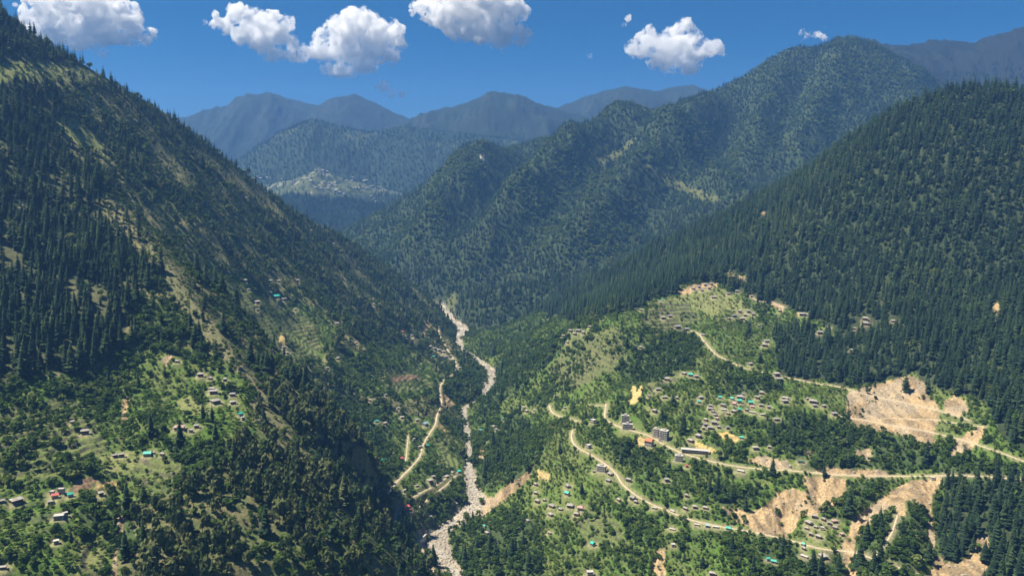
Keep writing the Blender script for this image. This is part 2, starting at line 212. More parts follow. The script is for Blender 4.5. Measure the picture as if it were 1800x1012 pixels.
# ------------------------------------------------------------------ land cover (picked where it lies on each hillside)
CW, CH = 900, 506
def fill(poly):
    p = np.array(poly, float) / 2; yy, xx = np.mgrid[0:CH, 0:CW]; m = np.zeros((CH, CW), bool)
    for (x0, y0), (x1, y1) in zip(p, np.roll(p, -1, 0)):
        if y0 == y1: continue
        m ^= ((yy >= y0) != (yy >= y1)) & (xx < (x1 - x0) * (yy - y0) / (y1 - y0) + x0)
    return m
CLS = ['none', 'con', 'conm', 'orch', 'broad', 'bare', 'grass', 'tilled', 'scrub', 'mix', 'yellow', 'cliff', 'terr']
CI = {k: i for i, k in enumerate(CLS)}
COVER = {
 'R': ('orch', [
  ('con', [(840, 575), (950, 548), (1000, 560), (1060, 556), (1110, 542), (1180, 517), (1250, 494), (1330, 528), (1420, 556), (1480, 590), (1470, 640), (1490, 680), (1540, 668), (1600, 652), (1640, 680), (1720, 700), (1760, 770), (1830, 800), (1830, 0), (1400, 200), (1000, 440)]),
  ('con', [(1350, 590), (1400, 572), (1490, 600), (1500, 682), (1440, 668), (1370, 652)]),
  ('con', [(1660, 845), (1830, 815), (1830, 1030), (1650, 1030), (1655, 930)]),
  ('terr', [(1000, 600), (1090, 570), (1100, 640), (1010, 680), (960, 650)]), ('terr', [(1180, 765), (1260, 780), (1300, 800), (1230, 802)]), ('terr', [(1120, 545), (1190, 522), (1240, 560), (1150, 592)]), ('terr', [(1000, 900), (1080, 900), (1100, 950), (1020, 960)]), ('terr', [(1120, 640), (1190, 620), (1210, 660), (1140, 690)]),
  ('broad', [(1480, 740), (1560, 760), (1640, 785), (1690, 800), (1640, 828), (1420, 822), (1380, 790), (1330, 740), (1400, 730)]),
  ('broad', [(1440, 845), (1560, 850), (1540, 890), (1500, 920), (1450, 900)]), ('broad', [(1500, 930), (1600, 880), (1650, 850), (1660, 1030), (1500, 1030)]), ('broad', [(1640, 780), (1800, 815), (1800, 850), (1640, 850)]),
  ('broad', [(1080, 640), (1130, 600), (1200, 580), (1230, 600), (1220, 640), (1150, 670), (1100, 675)]),
  ('broad', [(830, 760), (900, 720), (960, 760), (950, 820), (860, 860), (830, 830)]), ('broad', [(780, 960), (830, 915), (900, 930), (960, 940), (960, 1030), (800, 1030)]),
  ('broad', [(870, 640), (930, 600), (1000, 585), (980, 620), (900, 690), (850, 740), (840, 700)]), ('broad', [(1270, 655), (1370, 662), (1370, 690), (1280, 690)]),
  ('broad', [(1270, 850), (1340, 850), (1310, 890), (1260, 880)]), ('broad', [(1340, 945), (1480, 980), (1480, 1030), (1320, 1030)]), ('broad', [(1060, 770), (1140, 790), (1180, 830), (1090, 820)]),
  ('grass', [(1180, 520), (1250, 500), (1320, 540), (1250, 560)]),
  ('yellow', [(1108, 678), (1116, 676), (1118, 690), (1124, 676), (1130, 678), (1122, 705), (1106, 710), (1104, 704), (1112, 694)]), ('yellow', [(1215, 772), (1245, 782), (1258, 790), (1248, 792), (1220, 780)]),
  ('yellow', [(1260, 756), (1280, 757), (1300, 768), (1295, 776), (1262, 764)]), ('yellow', [(945, 822), (965, 832), (960, 845), (945, 838)]), ('yellow', [(1120, 765), (1138, 770), (1128, 790), (1120, 785)]),
  ('bare', [(1485, 695), (1500, 684), (1540, 672), (1580, 660), (1600, 657), (1625, 670), (1632, 695), (1645, 705), (1650, 730), (1640, 765), (1645, 780), (1625, 785), (1600, 765), (1560, 757), (1500, 745), (1484, 720)]),
  ('bare', [(1655, 705), (1680, 690), (1695, 700), (1700, 725), (1680, 730), (1660, 725)]), ('bare', [(1680, 768), (1730, 742), (1728, 765), (1705, 790), (1680, 800), (1662, 812), (1672, 790)]),
  ('bare', [(1412, 836), (1440, 834), (1484, 840), (1487, 868), (1468, 888), (1440, 892), (1420, 866)]), ('bare', [(1316, 898), (1340, 892), (1365, 862), (1400, 856), (1440, 878), (1450, 898), (1405, 905), (1385, 940), (1345, 942), (1325, 930)]),
  ('bare', [(1268, 885), (1300, 892), (1320, 905), (1325, 925), (1290, 912)]),
  ('bare', [(1600, 840), (1655, 840), (1650, 862), (1636, 872), (1638, 900), (1646, 950), (1640, 962), (1632, 930), (1630, 900), (1612, 878), (1590, 878), (1588, 905), (1578, 905), (1570, 890), (1545, 902), (1520, 925), (1502, 945), (1498, 970), (1512, 1030), (1486, 1030), (1476, 960), (1488, 930), (1500, 905), (1515, 900), (1550, 872), (1565, 858)]),
  ('bare', [(1640, 990), (1650, 970), (1662, 985), (1690, 988), (1683, 1030), (1632, 1030)]), ('bare', [(1718, 935), (1738, 933), (1742, 985), (1722, 1020), (1690, 1030), (1684, 990), (1708, 962)]),
  ('bare', [(1500, 792), (1515, 788), (1528, 784), (1532, 808), (1520, 812), (1506, 804)]), ('bare', [(1310, 808), (1340, 798), (1385, 808), (1395, 822), (1340, 820)]), ('bare', [(1420, 826), (1455, 818), (1500, 822), (1560, 826), (1560, 840), (1490, 836), (1450, 834)]),
  ('bare', [(843, 868), (862, 872), (900, 842), (938, 818), (934, 836), (905, 862), (868, 890), (848, 910), (838, 900)]), ('bare', [(1275, 470), (1290, 482), (1310, 486), (1310, 494), (1280, 490)]), ('bare', [(1185, 512), (1215, 500), (1258, 494), (1262, 502), (1220, 510), (1195, 518)]),
  ('bare', [(1740, 535), (1755, 530), (1758, 560), (1744, 562)]), ('bare', [(1350, 525), (1378, 535), (1378, 545), (1355, 536)]), ('bare', [(1400, 548), (1420, 550), (1424, 556), (1402, 556)]), ('bare', [(1338, 372), (1346, 370), (1344, 384), (1338, 386)]),
  ('bare', [(1150, 965), (1168, 960), (1170, 1030), (1140, 1030)]), ('bare', [(920, 985), (960, 960), (985, 985), (950, 1000)]) if False else ('grass', [(1130, 710), (1150, 708), (1152, 722), (1132, 722)]),
  ('bare', [(842, 785), (852, 775), (856, 790), (846, 808), (838, 800)]), ('bare', [(1405, 785), (1425, 790), (1430, 800), (1412, 796)])]),
 'L1': ('conm', [
  ('con', [(-50, -50), (60, 60), (110, 215), (200, 360), (260, 440), (290, 480), (240, 520), (215, 600), (150, 640), (60, 660), (-50, 680)]),
  ('scrub', [(170, 320), (230, 380), (320, 480), (400, 590), (455, 670), (480, 740), (640, 885), (600, 890), (480, 790), (420, 700), (370, 610), (290, 500), (200, 400)]),
  ('grass', [(-10, 112), (60, 105), (160, 120), (190, 150), (130, 140), (60, 142), (-10, 142)]), ('grass', [(80, 200), (130, 210), (200, 270), (190, 280), (120, 240)]),
  ('orch', [(-50, 690), (60, 665), (150, 650), (230, 600), (300, 590), (400, 640), (440, 680), (450, 770), (420, 800), (330, 830), (260, 870), (210, 930), (190, 1030), (-50, 1030)]),
  ('broad', [(215, 520), (300, 525), (330, 560), (300, 610), (240, 610)]), ('broad', [(300, 780), (400, 790), (380, 830), (290, 860)]), ('broad', [(130, 890), (230, 880), (250, 960), (150, 990)]),
  ('terr', [(-20, 715), (120, 690), (180, 740), (190, 800), (80, 835), (-20, 850)]), ('terr', [(230, 800), (320, 810), (300, 850), (220, 840)]), ('terr', [(130, 955), (180, 950), (180, 1030), (120, 1030)]),
  ('bare', [(213, 702), (228, 690), (224, 715), (222, 738), (210, 740), (216, 722)]), ('bare', [(202, 912), (216, 888), (220, 890), (216, 935), (204, 930)]), ('bare', [(285, 630), (305, 612), (306, 622), (292, 640)]), ('bare', [(198, 975), (206, 960), (206, 1030), (194, 1030)]),
  ('tilled', [(118, 860), (132, 843), (155, 836), (170, 838), (158, 858), (140, 864)]), ('yellow', [(170, 840), (205, 842), (210, 852), (165, 858)]), ('grass', [(180, 800), (240, 798), (240, 822), (180, 830)]),
  ('grass', [(300, 700), (340, 690), (360, 720), (320, 735)])]),
 'L2': ('conm', [
  ('orch', [(340, 470), (420, 480), (470, 510), (560, 540), (600, 580), (560, 640), (480, 650), (420, 600), (360, 530)]), ('orch', [(600, 620), (700, 600), (760, 640), (785, 690), (700, 700), (620, 690), (540, 660)]), ('orch', [(680, 720), (800, 740), (815, 820), (760, 870), (700, 870), (690, 800)]),
  ('terr', [(350, 485), (430, 498), (480, 520), (545, 560), (570, 620), (480, 645), (420, 595)]), ('terr', [(640, 650), (740, 635), (770, 680), (690, 692)]), ('terr', [(760, 770), (800, 760), (812, 815), (770, 830)]),
  ('con', [(-50, -50), (230, 150), (420, 290), (400, 330), (200, 180), (60, 90)]), ('con', [(430, 310), (600, 410), (740, 520), (720, 560), (600, 480), (460, 380)]),
  ('scrub', [(170, 300), (260, 390), (350, 460), (420, 530), (400, 545), (250, 425), (170, 340)]), ('scrub', [(330, 250), (420, 310), (520, 390), (480, 380), (400, 320)]),
  ('grass', [(60, 110), (160, 120), (200, 150), (130, 142), (60, 140)]), ('grass', [(80, 200), (130, 210), (200, 270), (190, 280), (120, 240)]),
  ('broad', [(560, 690), (680, 710), (690, 860), (640, 850), (560, 780)]), ('broad', [(760, 850), (830, 840), (830, 880), (760, 930), (740, 900)]), ('broad', [(780, 640), (850, 640), (850, 690), (800, 710), (780, 690)]),
  ('bare', [(730, 932), (745, 925), (760, 940), (762, 965), (748, 975), (735, 955)]), ('bare', [(688, 890), (700, 890), (704, 902), (690, 912)]), ('bare', [(770, 685), (780, 690), (806, 715), (780, 715), (772, 705)]), ('yellow', [(766, 748), (780, 742), (784, 748), (770, 756)]), ('yellow', [(778, 756), (788, 752), (792, 757), (782, 762)]),
  ('tilled', [(685, 662), (730, 655), (735, 665), (690, 670)]), ('yellow', [(490, 590), (500, 590), (500, 606), (490, 606)]), ('yellow', [(375, 522), (398, 524), (398, 532), (378, 530)]), ('bare', [(740, 575), (752, 560), (756, 572), (742, 588)])]),
 'M': ('mix', [('grass', [(1120, 283), (1145, 290), (1200, 320), (1270, 350), (1240, 355), (1180, 330)]), ('grass', [(1020, 285), (1090, 262), (1112, 240), (1120, 246), (1090, 275), (1030, 298)]), ('cliff', [(839, 274), (853, 272), (850, 281), (842, 281)]), ('grass', [(780, 530), (800, 515), (806, 530), (795, 550)])]),
}
CR = {}
for k, (dft, lst) in COVER.items():
    a = np.full((CH, CW), CI[dft], np.uint8)
    for c, poly in lst: a[fill(poly)] = CI[c]
    CR[k] = a
def cover_at(X, Y, Z, L):
    u, v = project(X, Y, Z)
    n1 = fbm(X / 34, Y / 34, 4, 101) * 17000 / np.hypot(X, Y); n2 = fbm(X / 34, Y / 34, 4, 111) * 17000 / np.hypot(X, Y)
    i = np.clip((v + n2) / 2, 0, CH - 1).astype(int); j = np.clip((u + n1) / 2, 0, CW - 1).astype(int)
    c = np.zeros(X.shape, np.uint8); i2 = np.clip((v + n2 * .3) / 2, 0, CH - 1).astype(int); j2 = np.clip((u + n1 * .3) / 2, 0, CW - 1).astype(int)
    for k in CR:
        m = L == LID[k]; a = CR[k][i[m], j[m]]; h = CR[k][i2[m], j2[m]]; hard = [CI['bare'], CI['yellow'], CI['tilled'], CI['cliff']]
        a = np.where(np.isin(a, hard), CI[COVER[k][0]], a); c[m] = np.where(np.isin(h, hard), h, a)
    return c
GC = cover_at(GX, GY, GH, GL)
# terraces: the tilled slopes are cut into steps held by low walls
tm = np.isin(GC, [CI['orch'], CI['terr'], CI['yellow'], CI['tilled']]).astype(float)
for _ in range(3):
    tm[1:-1, 1:-1] = (tm[:-2, 1:-1] + tm[2:, 1:-1] + tm[1:-1, :-2] + tm[1:-1, 2:] + tm[1:-1, 1:-1]) / 5
tm *= np.where(GC == CI['terr'], 1, sstep(-0.25, 0.0, fbm(GX / 90, GY / 90, 3, 130))) * (GRIV > 2.2)
STEP = np.where(np.hypot(GX, GY) > 1350, 5.4, 4.2)
q = GH / STEP + 0.9 * fbm(GX / 60, GY / 60, 2, 140); fr = q - np.floor(q)
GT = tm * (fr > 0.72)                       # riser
GH = GH + tm * STEP * (np.floor(q) + sstep(0.72, 1.0, fr) * 0.85 + fr * 0.15 - q)
# landslides: rough, gullied ground
bm_ = (GC == CI['bare']).astype(float)
for _ in range(2):
    bm_[1:-1, 1:-1] = (bm_[:-2, 1:-1] + bm_[2:, 1:-1] + bm_[1:-1, :-2] + bm_[1:-1, 2:] + bm_[1:-1, 1:-1]) / 5
GH = GH + bm_ * (5.0 * ridged(GX / 13, GY / 40, 4, 150) - 3.0 + 2.2 * fbm(GX / 4, GY / 4, 2, 160))

ELEV = None
def refresh():
    global ELEV
    ELEV = np.maximum.accumulate(GH / rad[:, None], 0)
refresh()
def grid_ix(X, Y):
    t = np.arctan2(X, Y); r = np.hypot(X, Y)
    return np.clip(np.interp(r, rad, np.arange(NR)), 0, NR - 1.001), np.clip(np.interp(t, theta, np.arange(NT)), 0, NT - 1.001)
def ground(X, Y):
    a, b = grid_ix(np.asarray(X, float), np.asarray(Y, float)); i = a.astype(int); j = b.astype(int); fa = a - i; fb = b - j
    return (GH[i, j] * (1 - fa) + GH[i + 1, j] * fa) * (1 - fb) + (GH[i, j + 1] * (1 - fa) + GH[i + 1, j + 1] * fa) * fb
def hit(u, v, rmin=520, want=None):
    """first terrain point seen through picture point (u, v); want = allowed layers"""
    dx, dy, dz = ray(u, v); t = math.atan2(dx, dy); e = dz / math.hypot(dx, dy)
    b = float(np.interp(t, theta, np.arange(NT))); j = int(b); f = b - j
    h = (GH[:, j] * (1 - f) + GH[:, j + 1] * f) / rad
    ok = (h >= e) & (rad > rmin)
    if want is not None: ok &= np.isin(GL[:, j], [LID[w] for w in want] + [0])
    if not ok.any(): return None
    i = int(np.argmax(ok)); g = 0.0
    if i > 0 and h[i - 1] < e: g = (e - h[i - 1]) / (h[i] - h[i - 1] + 1e-12)
    r = rad[i - 1] + g * (rad[i] - rad[i - 1]) if i > 0 else rad[i]
    return np.array([math.sin(t) * r, math.cos(t) * r, e * r]), LAYERS[GL[i, j]]

# ------------------------------------------------------------------ roads (traced, then cut into the slopes)
ROADS = [  # name, half width, layers, points, label
 ('road', 1.68, 'R', [(966, 712), (968, 722), (980, 731), (1002, 736), (1020, 742)], 'pale dirt road curving round the bushes above the valley'),
 ('road', 1.51, 'R', [(1007, 756), (1003, 767), (1008, 779), (1017, 788), (1037, 797), (1067, 817), (1083, 830), (1093, 850), (1120, 872), (1147, 887), (1177, 898), (1200, 909), (1227, 917), (1267, 925), (1313, 933), (1350, 940), (1400, 952), (1453, 967), (1500, 969), (1540, 982), (1583, 998), (1640, 1016), (1700, 1040)], 'lowest pale road winding down past the village to the bottom edge'),
 ('road', 1.68, 'R', [(1066, 710), (1062, 737), (1080, 746), (1100, 754), (1130, 761), (1147, 767), (1165, 780), (1195, 795), (1233, 806), (1283, 818), (1333, 824), (1413, 828), (1450, 833), (1493, 835), (1560, 837), (1633, 836), (1683, 835), (1747, 838), (1830, 846)], 'long pale road crossing the middle of the right slope'),
 ('road', 1.26, 'R', [(1033, 712), (1066, 713)], 'short straight track ending at the road head'),
 ('road', 1.34, 'R', [(1185, 575), (1212, 580), (1230, 587), (1235, 597), (1247, 610), (1257, 622), (1270, 630), (1287, 637), (1301, 645), (1341, 655), (1378, 662), (1435, 674), (1479, 680), (1517, 692), (1567, 703), (1633, 716), (1673, 728), (1705, 739)], 'upper road crossing the top of the big landslide'),
 ('road', 1.43, 'R', [(1467, 728), (1490, 735), (1523, 738), (1567, 748), (1600, 752), (1640, 760), (1683, 770), (1720, 782), (1760, 795), (1840, 826)], 'pale road along the foot of the big landslide'),
 ('road', 1.09, 'R', [(1553, 735), (1640, 737), (1683, 744), (1730, 750)], 'narrow level track across the big landslide'),
 ('road', 1.26, 'R', [(1319, 519), (1334, 533), (1348, 528), (1380, 540)], 'short pale track at the top of the village slope'),
 ('road', 1.09, 'R', [(1540, 976), (1545, 965), (1565, 945), (1572, 925), (1578, 905)], 'thin footpath climbing through the bushes beside the gully'),
 ('road', 1.68, 'L2', [(770, 572), (773, 590), (785, 612), (801, 636), (805, 652), (781, 667), (773, 680), (774, 692), (777, 710), (768, 730), (766, 747), (753, 765), (743, 783), (740, 800), (733, 810), (717, 827), (697, 847), (687, 860), (682, 873)], 'pale valley road zigzagging beside the river'),
 ('road', 1.51, 'L2', [(707, 898), (692, 906), (706, 920), (732, 942), (736, 957), (744, 977), (755, 992), (766, 1008)], 'sandy track beside the river wall'),
 ('road', 1.34, 'L2', [(802, 835), (787, 850), (760, 870), (737, 892)], 'lower of two parallel tracks above the river bushes'),
 ('road', 1.26, 'L2', [(787, 837), (773, 850), (747, 862), (727, 873)], 'upper of two parallel tracks above the river bushes'),
 ('road', 1.01, 'L2', [(718, 765), (715, 797), (713, 813)], 'thin footpath dropping past the red roofed house'),
]
def resample(P, step):
    P = np.array(P); d = np.concatenate([[0], np.cumsum(np.linalg.norm(np.diff(P[:, :2], axis=0), axis=1))])
    n = max(2, int(d[-1] / step)); s = np.linspace(0, d[-1], n)
    return np.stack([np.interp(s, d, P[:, k]) for k in range(3)], 1)
def smooth(a, n):
    for _ in range(n):
        b = a.copy(); b[1:-1] = (a[:-2] + 2 * a[1:-1] + a[2:]) / 4; a = b
    return a
def carve(P, w, blend):
    """cut and fill the ground to the heights of polyline P within w, blending out over blend"""
    for k in range(len(P)):
        a = P[k]; R_ = math.hypot(a[0], a[1]); t = math.atan2(a[0], a[1]); ext = w + blend + 2
        i0, i1 = np.searchsorted(rad, [R_ - ext, R_ + ext]); j0, j1 = np.searchsorted(theta, [t - ext / R_, t + ext / R_])
        d = np.hypot(GX[i0:i1, j0:j1] - a[0], GY[i0:i1, j0:j1] - a[1])
        b = 1 - sstep(w, w + blend, d)
        CB[i0:i1, j0:j1] = np.where(b > CW_[i0:i1, j0:j1], a[2], CB[i0:i1, j0:j1]); CW_[i0:i1, j0:j1] = np.maximum(CW_[i0:i1, j0:j1], b)
CB = np.zeros(GH.shape); CW_ = np.zeros(GH.shape)
roads3 = []
for name, hw, lay, pl, lab in ROADS:
    dense = []
    for (u0, v0), (u1, v1) in zip(pl[:-1], pl[1:]):
        n = max(2, int(math.hypot(u1 - u0, v1 - v0) / 4))
        dense += [(u0 + (u1 - u0) * k / n, v0 + (v1 - v0) * k / n) for k in range(n)]
    dense.append(pl[-1])
    P = []
    for u, v in dense:
        h = hit(u, v, want=[lay])
        if h is not None and (not P or np.linalg.norm(h[0][:2] - P[-1][:2]) < 60): P.append(h[0])
    P = smooth(resample(P, 4.0), 12); P[:, 2] = smooth(P[:, 2], 10); roads3.append((name, hw, P, lab))
    carve(P, hw + 0.8, 5)
# ------------------------------------------------------------------ house plots, levelled into the slopes
ZONES = [  # layer, where (true of the photo), where it can be seen, houses (u, v, width in picture pixels, type + roof colour)
 ('L1', 'on the bare spur above the left orchards', [(312, 634, 10, 'sw'), (353, 659, 15, 'sw'), (370, 664, 11, 'sg'), (396, 667, 10, 'sw'), (373, 683, 13, 'sw'), (376, 689, 18, 'sg'), (409, 693, 13, 'sg'), (379, 706, 22, 'sg'), (410, 707, 16, 'sw'), (423, 728, 12, 'tt'), (427, 735, 7, 'fw')]),
 ('L1', 'among the bright trees of the left orchards', [(316, 752, 21, 'sp'), (346, 749, 13, 'sw'), (336, 757, 10, 'fw'), (405, 783, 13, 'sw'), (260, 798, 17, 'tt'), (269, 794, 8, 'fw'), (286, 798, 7, 'sw'), (214, 800, 12, 'sw'), (202, 800, 8, 'sg'), (128, 742, 10, 'sw'), (150, 760, 17, 'sw')]),
 ('L1', 'near the brown field at far left', [(92, 865, 12, 'fw'), (108, 864, 16, 'fw'), (97, 872, 18, 'tr'), (124, 870, 14, 'tt'), (89, 883, 10, 'sw'), (30, 882, 20, 'sw'), (3, 880, 10, 'sg'), (178, 868, 12, 'sw')]),
 ('L1', 'in the dark bushes at bottom left', [(104, 909, 20, 'fw'), (115, 905, 12, 'fw'), (99, 952, 13, 'fw'), (6, 997, 13, 'sw')]),
 ('L1', 'alone in the dark conifers of the left mountain', [(40, 362, 8, 'sw')]),
 ('L2', 'in the meadow high on the left mountain', [(52, 128, 8, 'sw')]),
 ('L2', 'high on the far left mountainside', [(433, 347, 6, 'sw'), (547, 403, 6, 'sw'), (587, 427, 5, 'sw'), (657, 534, 7, 'sw'), (706, 543, 6, 'sw')]),
 ('L2', 'at the top of the left terraces', [(430, 493, 10, 'sw'), (475, 493, 8, 'sw'), (490, 493, 8, 'sw'), (524, 491, 8, 'sw'), (437, 508, 8, 'sg'), (474, 514, 10, 'sg'), (485, 521, 16, 'tt'), (453, 531, 12, 'sw'), (453, 544, 9, 'fw'), (499, 526, 12, 'sg'), (519, 543, 8, 'sw')]),
 ('L2', 'on the middle left terraces', [(432, 586, 12, 'tt'), (467, 587, 9, 'tt'), (463, 597, 14, 'sg'), (452, 601, 8, 'sg'), (499, 609, 9, 'sw'), (505, 619, 8, 'sw'), (593, 567, 9, 'sw'), (594, 629, 9, 'sw'), (576, 646, 8, 'sg'), (534, 676, 9, 'sw')]),
 ('L2', 'above the left bank of the upper river', [(707, 582, 10, 'tr'), (724, 588, 8, 'sg'), (726, 596, 9, 'sg'), (627, 600, 8, 'sw'), (712, 590, 8, 'sw')]),
 ('L2', 'in the village beside the upper river', [(757, 608, 8, 'sw'), (764, 611, 8, 'sg'), (771, 614, 9, 'sw'), (780, 617, 9, 'sw'), (763, 625, 8, 'tt'), (785, 625, 10, 'sg'), (793, 632, 10, 'sw'), (776, 624, 9, 'sg'), (808, 645, 8, 'fw'), (797, 641, 8, 'sg'), (787, 609, 7, 'sw')]),
 ('L2', 'on the wooded slope left of the river', [(678, 694, 8, 'fw'), (650, 702, 7, 'sw'), (613, 743, 6, 'fw'), (618, 752, 10, 'sw'), (662, 739, 9, 'tt'), (677, 743, 9, 'sw'), (707, 732, 9, 'sw'), (733, 737, 8, 'sw'), (633, 833, 10, 'sg'), (700, 716, 7, 'sw')]),
 ('L2', 'beside the zigzag valley road', [(748, 745, 13, 'tb'), (752, 782, 9, 'tt'), (739, 784, 10, 'sg'), (705, 805, 12, 'tr'), (675, 809, 13, 'tt'), (728, 771, 6, 'fw')]),
 ('L2', 'on the river terrace above the two tracks', [(807, 828, 10, 'tt'), (795, 829, 8, 'fw'), (785, 836, 11, 'sw'), (762, 837, 9, 'sg'), (756, 844, 12, 'sw'), (733, 852, 9, 'sg'), (711, 862, 9, 'fw'), (801, 885, 9, 'sg'), (757, 907, 8, 'fw')]),
 ('R', 'on the orchard slope right of the river', [(977, 694, 7, 'fw'), (921, 714, 8, 'sw'), (926, 721, 9, 'sw'), (939, 719, 7, 'sw'), (886, 735, 8, 'tt'), (845, 754, 6, 'tt'), (868, 748, 10, 'sw'), (873, 754, 8, 'sg'), (993, 715, 8, 'sg'), (1043, 740, 13, 'fw')]),
 ('R', 'in the hamlet beside the sandy river slip', [(942, 850, 11, 'sw'), (942, 865, 11, 'sw'), (945, 880, 12, 'sw'), (957, 877, 9, 'sg'), (970, 888, 14, 'sg'), (968, 903, 12, 'sw'), (1002, 888, 15, 'sw'), (1020, 893, 16, 'tp'), (1013, 903, 12, 'sw'), (998, 853, 15, 'sg'), (997, 867, 13, 'tt'), (985, 893, 10, 'sg')]),
 ('R', 'among the orchards at bottom centre', [(852, 923, 8, 'tt'), (856, 935, 10, 'sw'), (966, 935, 9, 'sw'), (1042, 955, 14, 'tt'), (1037, 1008, 18, 'fw'), (1183, 957, 10, 'fw'), (928, 913, 7, 'sg')]),
 ('R', 'beside the lowest road', [(1035, 784, 15, 'fw'), (1073, 832, 11, 'sw'), (1045, 827, 9, 'sg'), (1070, 843, 12, 'sg'), (1105, 843, 13, 'sg'), (1088, 878, 10, 'sw'), (1112, 875, 14, 'sg'), (1118, 881, 10, 'sw'), (1150, 891, 13, 'lw'), (1182, 896, 14, 'lw'), (1172, 843, 13, 'sg'), (1182, 928, 14, 'lw'), (1225, 920, 14, 'lw'), (1243, 923, 11, 'tb'), (1258, 924, 14, 'lw'), (1281, 928, 14, 'tt'), (1412, 956, 10, 'tt'), (1413, 963, 9, 'sw'), (1447, 978, 17, 'sw'), (1414, 976, 16, 'lw')]),
 ('R', 'in the bushes below the lowest road', [(1360, 986, 12, 'tt'), (1350, 982, 8, 'tt'), (1252, 1008, 13, 'sw')]),
 ('R', 'in the ruined hamlet below the grey landslide', [(1422, 918, 15, 'sw'), (1445, 928, 9, 'fw'), (1418, 927, 9, 'sw'), (1439, 942, 15, 'sw'), (1425, 938, 9, 'sg'), (1467, 915, 12, 'sp'), (1468, 926, 10, 'sg'), (1431, 907, 12, 'sw'), (1448, 912, 11, 'sg'), (1480, 938, 9, 'sp'), (1457, 918, 8, 'sg'), (1434, 924, 8, 'sw')]),
 ('R', 'on the slope between the two lower roads', [(1207, 870, 10, 'sg'), (1205, 893, 11, 'sw'), (1221, 890, 11, 'sw'), (1240, 891, 11, 'sw'), (1207, 818, 9, 'tr')]),
 ('R', 'along the long middle road', [(1302, 826, 21, 'lw'), (1388, 819, 7, 'fw'), (1408, 810, 15, 'lg'), (1467, 727, 12, 'sg'), (1328, 787, 13, 'sw'), (1353, 785, 9, 'sw'), (1640, 840, 8, 'fw')]),
 ('R', 'at the crest of the village slope', [(1219, 506, 9, 'sw'), (1229, 503, 9, 'sg'), (1240, 500, 9, 'sw'), (1250, 498, 9, 'sw'), (1234, 509, 9, 'sg'), (1255, 521, 12, 'sw'), (1281, 515, 10, 'sg'), (1296, 511, 10, 'sg'), (1321, 519, 7, 'sw'), (1247, 506, 8, 'sg')]),
 ('R', 'in the hamlet high on the village slope', [(1301, 547, 11, 'sg'), (1316, 547, 11, 'sg'), (1291, 555, 11, 'sg'), (1281, 559, 10, 'sg'), (1305, 559, 11, 'sw'), (1325, 552, 10, 'sg'), (1334, 572, 8, 'fw'), (1371, 546, 9, 'sw'), (1412, 552, 18, 'sw'), (1310, 553, 9, 'sw')]),
 ('R', 'at the edge of the dark conifer forest', [(1376, 580, 11, 'sg'), (1442, 584, 12, 'sg'), (1455, 574, 9, 'sw'), (1521, 560, 12, 'sw'), (1522, 568, 15, 'sg'), (1570, 563, 10, 'sw'), (1348, 599, 13, 'fw'), (1344, 606, 12, 'sw'), (1501, 576, 9, 'sg'), (1497, 615, 9, 'sg'), (1319, 639, 13, 'sw'), (1365, 658, 14, 'sw'), (1370, 666, 15, 'sg')]),
 ('R', 'in the leftmost hamlet of the village slope', [(1003, 580, 11, 'sg'), (1017, 580, 12, 'sg'), (1026, 584, 10, 'sg'), (991, 589, 10, 'sw'), (1037, 573, 9, 'sg'), (998, 600, 8, 'sw'), (1010, 586, 9, 'sw')]),
 ('R', 'scattered over the upper village slope', [(1126, 609, 9, 'sw'), (1166, 558, 11, 'sw'), (1178, 555, 10, 'sg'), (1191, 575, 14, 'sg'), (1173, 666, 12, 'sw'), (1127, 543, 8, 'sw'), (1164, 526, 7, 'tt'), (1207, 578, 12, 'sg'), (1237, 587, 9, 'sw'), (1203, 655, 13, 'sw'), (1214, 659, 12, 'tt'), (1225, 661, 10, 'sg')]),
 ('R', 'in the top rows of the main village', [(1232, 698, 12, 'sw'), (1229, 705, 8, 'tt'), (1266, 698, 9, 'tt'), (1287, 700, 9, 'tt'), (1301, 698, 15, 'sw'), (1300, 705, 12, 'tt'), (1291, 710, 12, 'tp'), (1307, 692, 8, 'fw'), (1320, 708, 13, 'tt'), (1332, 698, 12, 'sg'), (1339, 690, 10, 'sw'), (1338, 711, 13, 'sg'), (1323, 714, 10, 'tp'), (1352, 715, 10, 'sg'), (1271, 711, 12, 'sg'), (1249, 712, 10, 'sg')]),
 ('R', 'in the middle rows of the main village', [(1272, 718, 16, 'lw'), (1249, 718, 12, 'sg'), (1300, 719, 9, 'tt'), (1290, 722, 12, 'sw'), (1323, 723, 15, 'lw'), (1341, 727, 15, 'lw'), (1254, 722, 10, 'sg'), (1258, 728, 10, 'sg'), (1365, 736, 12, 'sg'), (1313, 720, 9, 'sg'), (1280, 726, 8, 'sg')]),
 ('R', 'in the lower tail of the main village', [(1261, 735, 9, 'sp'), (1241, 737, 11, 'sw'), (1256, 743, 13, 'sg'), (1241, 746, 10, 'sg'), (1249, 751, 13, 'sg'), (1237, 752, 9, 'sw'), (1264, 750, 10, 'sg'), (1279, 751, 9, 'sg'), (1228, 766, 14, 'sw'), (1214, 774, 12, 'sw'), (1304, 768, 11, 'tt')]),
 ('R', 'between the main village and the landslide', [(1381, 699, 16, 'sw'), (1380, 705, 14, 'sw'), (1420, 700, 9, 'sw'), (1429, 705, 15, 'sw'), (1432, 712, 10, 'sg'), (1448, 713, 9, 'sw')]),
 ('R', 'scattered left of the main village', [(1157, 683, 13, 'sg'), (1141, 695, 8, 'fw'), (1168, 697, 12, 'sw'), (1151, 722, 12, 'sg'), (1190, 698, 6, 'sw')]),
]
